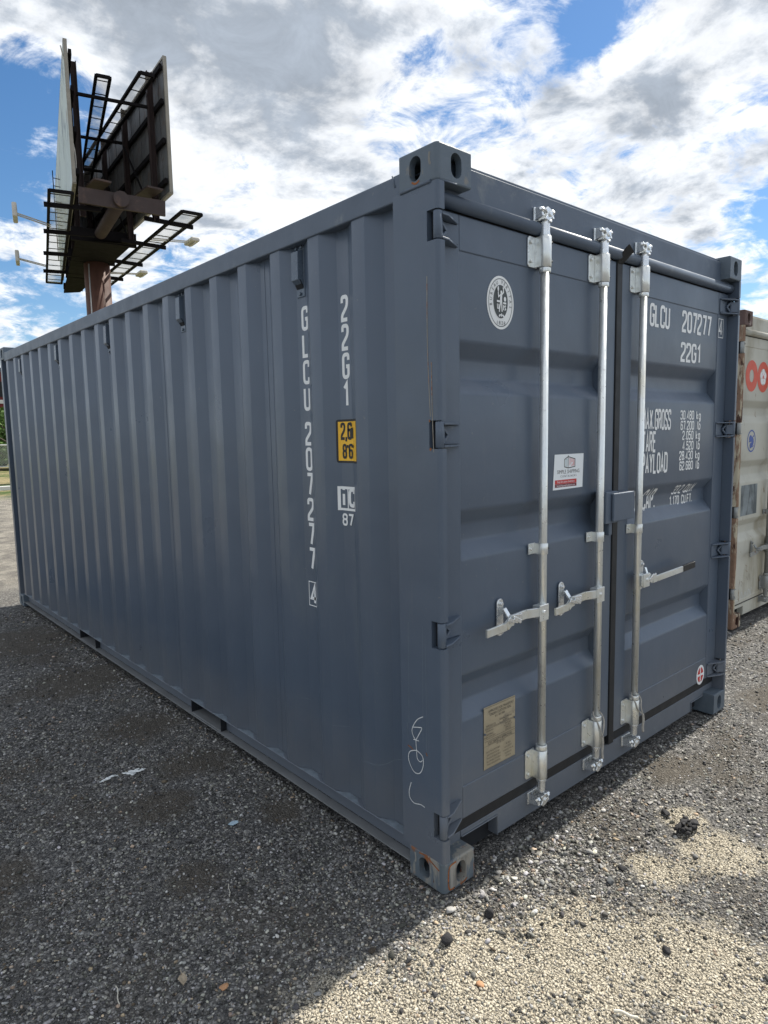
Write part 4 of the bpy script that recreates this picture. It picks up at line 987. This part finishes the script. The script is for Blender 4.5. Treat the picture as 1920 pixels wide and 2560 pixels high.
# ground material
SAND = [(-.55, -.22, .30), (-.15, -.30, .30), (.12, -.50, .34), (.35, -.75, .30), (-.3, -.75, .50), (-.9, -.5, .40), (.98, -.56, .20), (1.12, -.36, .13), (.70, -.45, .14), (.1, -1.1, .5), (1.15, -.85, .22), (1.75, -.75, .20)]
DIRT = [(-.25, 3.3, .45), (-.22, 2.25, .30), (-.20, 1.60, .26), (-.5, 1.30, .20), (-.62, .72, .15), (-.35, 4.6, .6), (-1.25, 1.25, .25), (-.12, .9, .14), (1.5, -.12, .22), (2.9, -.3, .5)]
gm = bpy.data.materials.new('gravel_ground'); gm.use_nodes = True; nt = gm.node_tree; N = nt.nodes; L = nt.links
b = N['Principled BSDF']; b.inputs['Roughness'].default_value = .9; b.inputs['Specular IOR Level'].default_value = .25
geo = nd('ShaderNodeNewGeometry'); pos = geo.outputs['Position']
wv = nd('ShaderNodeVectorMath', operation='ADD'); L.new(pos, wv.inputs[0])
nz = nd('ShaderNodeTexNoise'); nz.inputs['Scale'].default_value = 30; L.new(pos, nz.inputs['Vector'])
sc_ = nd('ShaderNodeVectorMath', operation='SCALE'); L.new(nz.outputs['Color'], sc_.inputs[0]); sc_.inputs['Scale'].default_value = .012; L.new(sc_.outputs[0], wv.inputs[1])
def voro(scale, feat='F1'):
    v = nd('ShaderNodeTexVoronoi', feature=feat); v.inputs['Scale'].default_value = scale; L.new(wv.outputs[0], v.inputs['Vector']); return v
v1 = voro(75); v1b = voro(75, 'DISTANCE_TO_EDGE'); v2_ = voro(170)
def ramp(fac, stops):
    r = nd('ShaderNodeValToRGB'); L.new(fac, r.inputs[0]); e = r.color_ramp.elements
    while len(e) > 1: e.remove(e[-1])
    e[0].position = stops[0][0]; e[0].color = (*stops[0][1], 1)
    for p, c in stops[1:]: q = e.new(p); q.color = (*c, 1)
    return r.outputs[0]
def mixc(f, a, b_):
    m = nd('ShaderNodeMix', data_type='RGBA')
    if isinstance(f, float): m.inputs['Factor'].default_value = f
    else: L.new(f, m.inputs['Factor'])
    for s, v in (('A', a), ('B', b_)):
        if isinstance(v, tuple): m.inputs[s].default_value = (*v, 1)
        else: L.new(v, m.inputs[s])
    return m.outputs['Result']
sepc = nd('ShaderNodeSeparateColor'); L.new(v1.outputs['Color'], sepc.inputs[0]); sepc2 = nd('ShaderNodeSeparateColor'); L.new(v2_.outputs['Color'], sepc2.inputs[0])
STOPS = [(0, (.035, .035, .036)), (.30, (.085, .083, .080)), (.55, (.14, .136, .128)), (.75, (.18, .172, .16)), (.90, (.30, .285, .26)), (.97, (.58, .56, .52))]
stone = ramp(sepc.outputs[0], STOPS); fine = ramp(sepc2.outputs[0], STOPS)
base = mixc(.45, stone, fine)
dirtf = sstep(noise(pos, 1.7, 5, .6), .50, .68); base = mixc(mth('MULTIPLY', dirtf, .7), base, (.115, .100, .080))
# sand patches
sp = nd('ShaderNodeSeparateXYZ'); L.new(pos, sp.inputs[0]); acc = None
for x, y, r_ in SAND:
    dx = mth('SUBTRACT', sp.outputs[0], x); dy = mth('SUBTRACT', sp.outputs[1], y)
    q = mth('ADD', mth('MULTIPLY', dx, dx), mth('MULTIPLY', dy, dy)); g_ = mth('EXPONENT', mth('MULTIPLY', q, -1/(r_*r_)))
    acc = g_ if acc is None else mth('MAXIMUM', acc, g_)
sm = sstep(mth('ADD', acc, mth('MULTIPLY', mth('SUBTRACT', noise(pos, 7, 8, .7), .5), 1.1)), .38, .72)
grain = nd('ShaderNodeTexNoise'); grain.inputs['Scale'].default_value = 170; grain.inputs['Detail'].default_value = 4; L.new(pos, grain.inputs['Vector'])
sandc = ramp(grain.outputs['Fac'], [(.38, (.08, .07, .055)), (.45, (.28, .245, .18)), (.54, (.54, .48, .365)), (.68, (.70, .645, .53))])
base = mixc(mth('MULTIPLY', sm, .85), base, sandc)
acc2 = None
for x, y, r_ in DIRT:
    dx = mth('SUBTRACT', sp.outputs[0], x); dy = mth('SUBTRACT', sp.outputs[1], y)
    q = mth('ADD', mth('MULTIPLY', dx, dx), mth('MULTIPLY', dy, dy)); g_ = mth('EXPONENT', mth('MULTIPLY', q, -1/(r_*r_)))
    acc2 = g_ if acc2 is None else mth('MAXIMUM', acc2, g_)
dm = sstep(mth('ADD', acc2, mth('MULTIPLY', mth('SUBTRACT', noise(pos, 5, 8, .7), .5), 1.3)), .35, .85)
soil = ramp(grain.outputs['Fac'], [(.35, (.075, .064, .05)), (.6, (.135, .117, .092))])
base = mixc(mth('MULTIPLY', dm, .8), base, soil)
# farther: yard colour turns paler, then grass
fy = sp.outputs[1]
farf = sstep(mth('ADD', fy, mth('MULTIPLY', noise(pos, .5, 5, .6), 2.0)), 6.8, 9.2)
pale = mixc(sstep(noise(pos, 2.2, 9, .75), .38, .62), (.17, .15, .125), (.46, .42, .34))
base = mixc(farf, base, mixc(.45, pale, fine))
grassf = sstep(mth('ADD', fy, mth('MULTIPLY', noise(pos, .35, 5, .6), 6.0)), 23, 26)
base = mixc(grassf, base, mixc(sstep(noise(pos, .45, 7, .7), .42, .58), (.055, .10, .02), (.30, .25, .13)))
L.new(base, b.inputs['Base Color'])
hgt = addm(mth('MULTIPLY', mth('SUBTRACT', 1.0, mth('MULTIPLY', v1.outputs['Distance'], 1.0)), .6), mth('MULTIPLY', sstep(v1b.outputs['Distance'], 0, .2), .5), mth('MULTIPLY', v2_.outputs['Distance'], -.4), mth('MULTIPLY', grain.outputs['Fac'], .35))
bn = nd('ShaderNodeBump'); bn.inputs['Distance'].default_value = .010; bn.inputs['Strength'].default_value = .9; L.new(hgt, bn.inputs['Height']); L.new(bn.outputs[0], b.inputs['Normal'])
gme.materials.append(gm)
tag(mesh_obj('ground', gme, None), kind='structure')
# kerb between yard and grass
kb = MB(); kb.box((-60, 25.2, -.02), (80, 25.5, .13)); tag(kb.build('kerb', M['band'], None, .01), kind='structure')

# ------------------------------------------------------------------ loose stones
def ico():
    bm = bmesh.new(); bmesh.ops.create_icosphere(bm, subdivisions=1, radius=1); v = np.array([x.co[:] for x in bm.verts]); f = np.array([[q.index for q in p.verts] for p in bm.faces]); bm.free(); return v, f
IV, IF = ico()
def ico2():
    bm = bmesh.new(); bmesh.ops.create_icosphere(bm, subdivisions=2, radius=1); v = np.array([x.co[:] for x in bm.verts]); f = np.array([[q.index for q in p.verts] for p in bm.faces]); bm.free(); return v, f
IV2, IF2 = ico2()
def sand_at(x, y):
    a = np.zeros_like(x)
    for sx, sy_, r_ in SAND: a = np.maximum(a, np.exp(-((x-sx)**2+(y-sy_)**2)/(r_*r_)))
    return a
def stones(name, x, y, size, cols, label=None, hi=False, sink=.25, rg=RNG):
    n = len(x); V0, F0 = (IV2, IF2) if hi else (IV, IF); nv = len(V0)
    sc = np.stack([size*rg.uniform(.8, 1.35, n), size*rg.uniform(.6, 1.0, n), size*rg.uniform(.4, .75, n)], -1)
    V = V0[None]*(1+rg.uniform(-.08 if hi else -.28, .08 if hi else .28, (n, nv, 1)))
    if hi:   # chop with random planes for angular look
        for _ in range(9):
            d = rg.normal(size=(n, 1, 3)); d /= np.linalg.norm(d, axis=2, keepdims=True); t = (V*d).sum(2, keepdims=True); V = V-d*np.maximum(t-.48, 0)
    V = V*sc[:, None, :]
    al, be, ga = rg.uniform(0, 6.28, n), rg.normal(0, .35, n), rg.normal(0, .35, n)
    ca, sa = np.cos(al)[:, None], np.sin(al)[:, None]; cb, sb = np.cos(be)[:, None], np.sin(be)[:, None]
    X_, Y_, Z_ = V[..., 0], V[..., 1], V[..., 2]
    Y2, Z2 = Y_*cb-Z_*sb, Y_*sb+Z_*cb; X3, Y3 = X_*ca-Y2*sa, X_*sa+Y2*ca
    z0 = ground_z(x, y)+size*(.55-sink)*.8
    P_ = np.stack([X3+x[:, None], Y3+y[:, None], Z2+z0[:, None]], -1).reshape(-1, 3)
    F_ = (F0[None]+(np.arange(n)*nv)[:, None, None]).reshape(-1, 3)
    me = np_mesh(name, P_, F_)
    ca_ = me.color_attributes.new('tint', 'FLOAT_COLOR', 'POINT'); c4 = np.ones((n, nv, 4), 'f'); c4[..., :3] = cols[:, None, :]; ca_.data.foreach_set('color', c4.ravel())
    return me
def stone_mat():
    global nt, N, L
    m = bpy.data.materials.new('loose_stone'); m.use_nodes = True; nt = m.node_tree; N = nt.nodes; L = nt.links; b = N['Principled BSDF']
    a = nd('ShaderNodeAttribute', attribute_name='tint'); g = nd('ShaderNodeNewGeometry'); n = noise(g.outputs['Position'], 180, 5, .65)
    mr = nd('ShaderNodeMapRange'); L.new(n, mr.inputs[0]); mr.inputs[1].default_value = .25; mr.inputs[2].default_value = .75; mr.inputs[3].default_value = .6; mr.inputs[4].default_value = 1.35
    s = nd('ShaderNodeVectorMath', operation='SCALE'); L.new(a.outputs['Color'], s.inputs[0]); L.new(mr.outputs[0], s.inputs['Scale']); L.new(s.outputs[0], b.inputs['Base Color'])
    b.inputs['Roughness'].default_value = .85; b.inputs['Specular IOR Level'].default_value = .3
    bn = nd('ShaderNodeBump'); bn.inputs['Distance'].default_value = .002; L.new(n, bn.inputs['Height']); L.new(bn.outputs[0], b.inputs['Normal']); return m
SM = stone_mat()
def palette(n, rg, light=.06, sandy=None):
    t = rg.random(n); base = np.where(t < .40, rg.uniform(.045, .12, n), np.where(t < .78, rg.uniform(.12, .26, n), rg.uniform(.26, .42, n)))
    base = np.where(rg.random(n) < light, rg.uniform(.35, .62, n), base)
    tint = np.stack([np.ones(n), rg.uniform(.94, 1.0, n), rg.uniform(.80, .98, n)], -1)
    warm = rg.random(n) < .06; tint[warm] *= np.array([1.25, 1.0, .8])
    c = base[:, None]*tint
    if sandy is not None:
        c = np.where((rg.random(n) < sandy*.72)[:, None], rg.uniform(.26, .58, n)[:, None]*np.array([1.0, .89, .70]), c)
    return c
def outside(x, y): return ~((x > -.004) & (x < 2.44) & (y > -.002) & (y < 6.06)) & ~((x > 4.07) & (y > .59) & (y < 6.7) & (x < 6.6))
xs, ys_, ss = [], [], []
n = 2600; t = RNG.random(n)
x = np.where(t < .6, -np.abs(RNG.normal(0, .030, n))+.030, RNG.uniform(-.01, 2.45, n)); y = np.where(t < .6, RNG.random(n)**1.6*5.9+.05, -np.abs(RNG.normal(0, .035, n))+.045)
k = ~((x > -.006) & (x < .168) & (y < .182) & (y > -.006)); xs.append(x[k]); ys_.append(y[k]); ss.append(.004+.007*RNG.random(k.sum())**2)
for rmax, rmin, den, smin, smax in ((2.7, 0, 6500, .0028, .0075), (4.4, 2.7, 2300, .004, .0085), (7.5, 4.4, 600, .006, .012)):
    nn = int(den*math.pi*(rmax**2-rmin**2)*.40)
    rr_ = np.sqrt(RNG.uniform(rmin**2, rmax**2, nn)); th = RNG.uniform(R(-25), R(105), nn)   # azimuth from +Y to +X, view side
    az = R(-12)+ (th-R(-25))/(R(130))*R(106)
    x = CAM.x+rr_*np.sin(az); y = CAM.y+rr_*np.cos(az); k = outside(x, y); x, y = x[k], y[k]
    xs.append(x); ys_.append(y); ss.append(smin+(smax-smin)*RNG.random(len(x))**2.2)
x = np.concatenate(xs); y = np.concatenate(ys_); s = np.concatenate(ss)
di = np.zeros_like(x)
for dx_, dy_, r_ in DIRT: di = np.maximum(di, np.exp(-((x-dx_)**2+(y-dy_)**2)/(r_*r_)))
keep = RNG.random(len(x)) > np.clip((di+(vnoise(x, y, 6, 9)-.5)*1.2-.25)*1.3, 0, .85); x, y, s = x[keep], y[keep], s[keep]
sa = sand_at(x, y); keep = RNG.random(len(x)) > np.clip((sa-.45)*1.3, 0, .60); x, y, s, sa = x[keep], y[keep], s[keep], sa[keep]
tag(mesh_obj('gravel', stones('gravel', x, y, s, palette(len(x), RNG, .055, sa)), SM), kind='stuff')
# coarser crushed stone near the doors and the near corner
n = 4200; x = np.concatenate([RNG.normal(.32, .42, n//2), RNG.uniform(-1.6, 3.2, n//2)]); y = np.concatenate([RNG.normal(-.17, .12, n//2), RNG.uniform(-1.1, 3.0, n//2)])
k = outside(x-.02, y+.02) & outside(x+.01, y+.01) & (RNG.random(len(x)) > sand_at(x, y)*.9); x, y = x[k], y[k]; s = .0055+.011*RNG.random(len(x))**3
tag(mesh_obj('crushed_stone', stones('crushed_stone', x, y, s, palette(len(x), RNG, .08), hi=True, sink=.2), SM), kind='stuff')
n = 2400; rr_ = np.sqrt(RNG.uniform(.5, 30, n)); az = R(-10)+RNG.random(n)*R(105); x = CAM.x+rr_*np.sin(az); y = CAM.y+rr_*np.cos(az); k = outside(x, y); x, y = x[k], y[k]
tag(mesh_obj('pale_pebbles', stones('pale_pebbles', x, y, .0035+.0065*RNG.random(len(x))**3, RNG.uniform(.22, .62, len(x))[:, None]*np.array([1, .97, .9]), hi=False, sink=.1), SM), kind='stuff')
print('stones', sum(len(a) for a in xs))

# single lumps and litter that can be told apart
def lump(name, x, y, size, col, label, cat, seed, flat=1.0, mt=None, group=None):
    rg = np.random.default_rng(seed); V = IV2.copy(); V = V*(1+rg.uniform(-.08, .08, (len(V), 1)))
    for _ in range(9):
        d = rg.normal(size=3); d /= np.linalg.norm(d); t = V@d; V = V-np.outer(np.maximum(t-.52, 0), d)
    V = V*np.array([size*1.2, size*.85, size*.7*flat]); z0 = float(ground_z(np.array([x]), np.array([y]))[0])
    me = np_mesh(name, V, IF2); o = mesh_obj(name, me, mt); o.location = (x, y, z0+size*.45*flat); o.rotation_euler = (0, 0, seed*1.3)
    return tag(o, label, cat, group)
greym = mat('grey_rock', (.11, .115, .115), .85, 0, .3, 30, .003, 80); blackm = M['tar']; lightm = mat('pale_rock', (.34, .33, .31), .8, 0, .2, 30, .003, 80)
cl = tag(empty('asphalt_clod', (1.035, -.405, 0)), 'ragged black lump of old asphalt casting a shadow on the sunlit gravel', 'asphalt lump'); cl.scale = (.85, .85, .85)
rg = np.random.default_rng(4); parts = MB()
V_, F_ = [], []
for k in range(26):
    V = IV2*(1+rg.uniform(-.30, .30, (len(IV2), 1)))
    for _ in range(7):
        d = rg.normal(size=3); d /= np.linalg.norm(d); t = V@d; V = V-np.outer(np.maximum(t-.5, 0), d)
    c_k = rg.uniform(-1, 1, 3); V = V*rg.uniform(.010, .024)*np.array([1.4, 1, .8])+np.array([c_k[0]*.058, c_k[1]*.028, .012+(1-c_k[0]**2)*rg.uniform(0, .034)])
    F_.append(IF2+len(IV2)*k); V_.append(V)
mesh_obj('clod', np_mesh('clod', np.concatenate(V_), np.concatenate(F_)), M['tar'], cl)
lump('rock', 1.095, -.285, .024, 0, 'small black rock beyond the asphalt lump, nearer the doors', 'rock', 3, mt=blackm)
lump('rock', .496, -.368, .022, 0, 'smooth grey rock where sand and dark gravel meet in front of the doors', 'rock', 8, mt=greym)
lump('rock', .612, -.205, .020, 0, 'buff pale rock on the dark gravel before the doors', 'rock', 11, mt=lightm)
lump('rock', .049, -.165, .026, 0, 'black angular rock just right of the near bottom corner casting', 'rock', 15, mt=blackm)
lump('rock', -.155, -.165, .026, 0, 'black rock on the edge of the sand in front of the near corner', 'rock', 17, mt=blackm)
lump('rock', -.035, -.06, .021, 0, 'pale angular rock touching the foot of the near corner', 'rock', 19, mt=lightm)
lump('rock', .60, -.36, .018, 0, 'small black rock on the sand, right of the smooth grey rock', 'rock', 21, mt=blackm)
lump('rock', .33, -.66, .017, 0, 'small black rock in the middle of the sunlit sand', 'rock', 23, mt=blackm)
lump('pebble', -.79, .171, .015, 0, 'round orange-brown pebble in the shade near the dry leaf', 'pebble', 5, .8, M['stoneA'])
lump('pebble', -.20, -.34, .014, 0, 'rounded orange pebble on the sunlit sand', 'pebble', 6, .8, M['stoneA'])
def flatpiece(name, cx_, cy_, r_, mt, label, cat, seed, n=22, jag=.45, el=1.0, th=.004, rot=0, lift=.006):
    rg = np.random.default_rng(seed); pts = []
    for k in range(n):
        a = 2*math.pi*k/n; q = r_*(1+rg.uniform(-jag, jag)); X_, Y_ = q*math.cos(a), q*math.sin(a)*el
        pts.append((X_*math.cos(rot)-Y_*math.sin(rot), X_*math.sin(rot)+Y_*math.cos(rot)))
    z0 = float(ground_z(np.array([cx_]), np.array([cy_]))[0])
    mb = MB(); mb.prism(pts, 2, 0, th); o = mb.build(name, mt, None, .001, 1); o.location = (cx_, cy_, z0+lift); return tag(o, label, cat)
def splash(cx_, cy_, arms, label, seed):
    rg = np.random.default_rng(seed); V_, F_ = [], []; k = 0
    for (ax_, ay_, ln, nn) in arms:
        for i in range(nn):
            t = rg.random()**.8; q = (cx_*0+ax_*ln*t+rg.normal(0, .0045), ay_*ln*t+rg.normal(0, .004))
            V = IV*(1+rg.uniform(-.3, .3, (len(IV), 1)))*rg.uniform(.004, .011)*(1.15-t*.6)*np.array([1.3, 1, .35])
            z = float(ground_z(np.array([cx_+q[0]]), np.array([cy_+q[1]]))[0]); V_.append(V+np.array([q[0], q[1], z+.006])); F_.append(IF+len(IV)*k); k += 1
    o = mesh_obj('paint_splash', np_mesh('paint_splash', np.concatenate(V_), np.concatenate(F_)), M['splash']); o.location = (cx_, cy_, 0); return tag(o, label, 'splash')
splash(-.483, 1.709, [(1, -.3, .050, 60), (-.8, .6, .035, 45), (.2, 1, .030, 35), (-.3, -1, .028, 35), (.9, .5, .035, 30)], 'ragged white splash on the dark gravel beside the container', 2)
splash(-.590, 1.738, [(1, .1, .035, 22), (-1, -.2, .04, 18)], 'smaller white spot just left of the ragged white splash', 4)
flatpiece('paper_scrap', -.324, .956, .020, M['bluepaper'], 'crumpled pale blue scrap lying on the dark gravel', 'litter', 6, 9, .3, .8, .003)
def leafshape(x, y, l, rot, label, mt):
    mb = MB(); vs = []; n = 9
    for k in range(n):
        t = k/(n-1); wd = l*.26*math.sin(math.pi*t)**.7; vs += [(t*l-l/2, wd, .004*math.sin(6*t)+.006), (t*l-l/2, 0, 0), (t*l-l/2, -wd, .005)]
    fs = [];
    for k in range(n-1): fs += [(3*k, 3*k+1, 3*k+4, 3*k+3), (3*k+1, 3*k+2, 3*k+5, 3*k+4)]
    mb.add(vs, fs, 0, True); mb.tube([(l/2, 0, .002), (l*.72, .004, .006)], .0012, 6)
    o = mb.build('dry_leaf', mt, None); md = o.modifiers.new('s', 'SOLIDIFY'); md.thickness = .0008
    o.location = (x, y, float(ground_z(np.array([x]), np.array([y]))[0])+.012); o.rotation_euler = (.1, .1, rot); return tag(o, label, 'leaf')
leafshape(-.875, .268, .055, 1.2, 'curled tan dry leaf in the shaded foreground gravel', M['dryleaf'])
def stick(x0, y0, x1, y1, r_, label):
    z0 = float(ground_z(np.array([x0]), np.array([y0]))[0])+.010; mb = MB(); dx, dy = x1-x0, y1-y0
    mb.tube(smooth3([(0, 0, 0), (dx*.3+.003, dy*.3, .003), (dx*.7-.002, dy*.7, .002), (dx, dy, .003)]), r_, 6)
    o = mb.build('straw_stalk', M['straw']); o.location = (x0, y0, z0); return tag(o, label, 'stalk')
stick(-1.028, .405, -1.045, .327, .0016, 'short pale straw stalk on dark gravel at the bottom left')
stick(.003, -.665, .03, -.725, .0045, 'thick pale stalk on the sand at the bottom right')
stick(-.58, .52, -.55, .58, .0012, 'thin straw stalk in the shaded gravel, right of the dark patch')
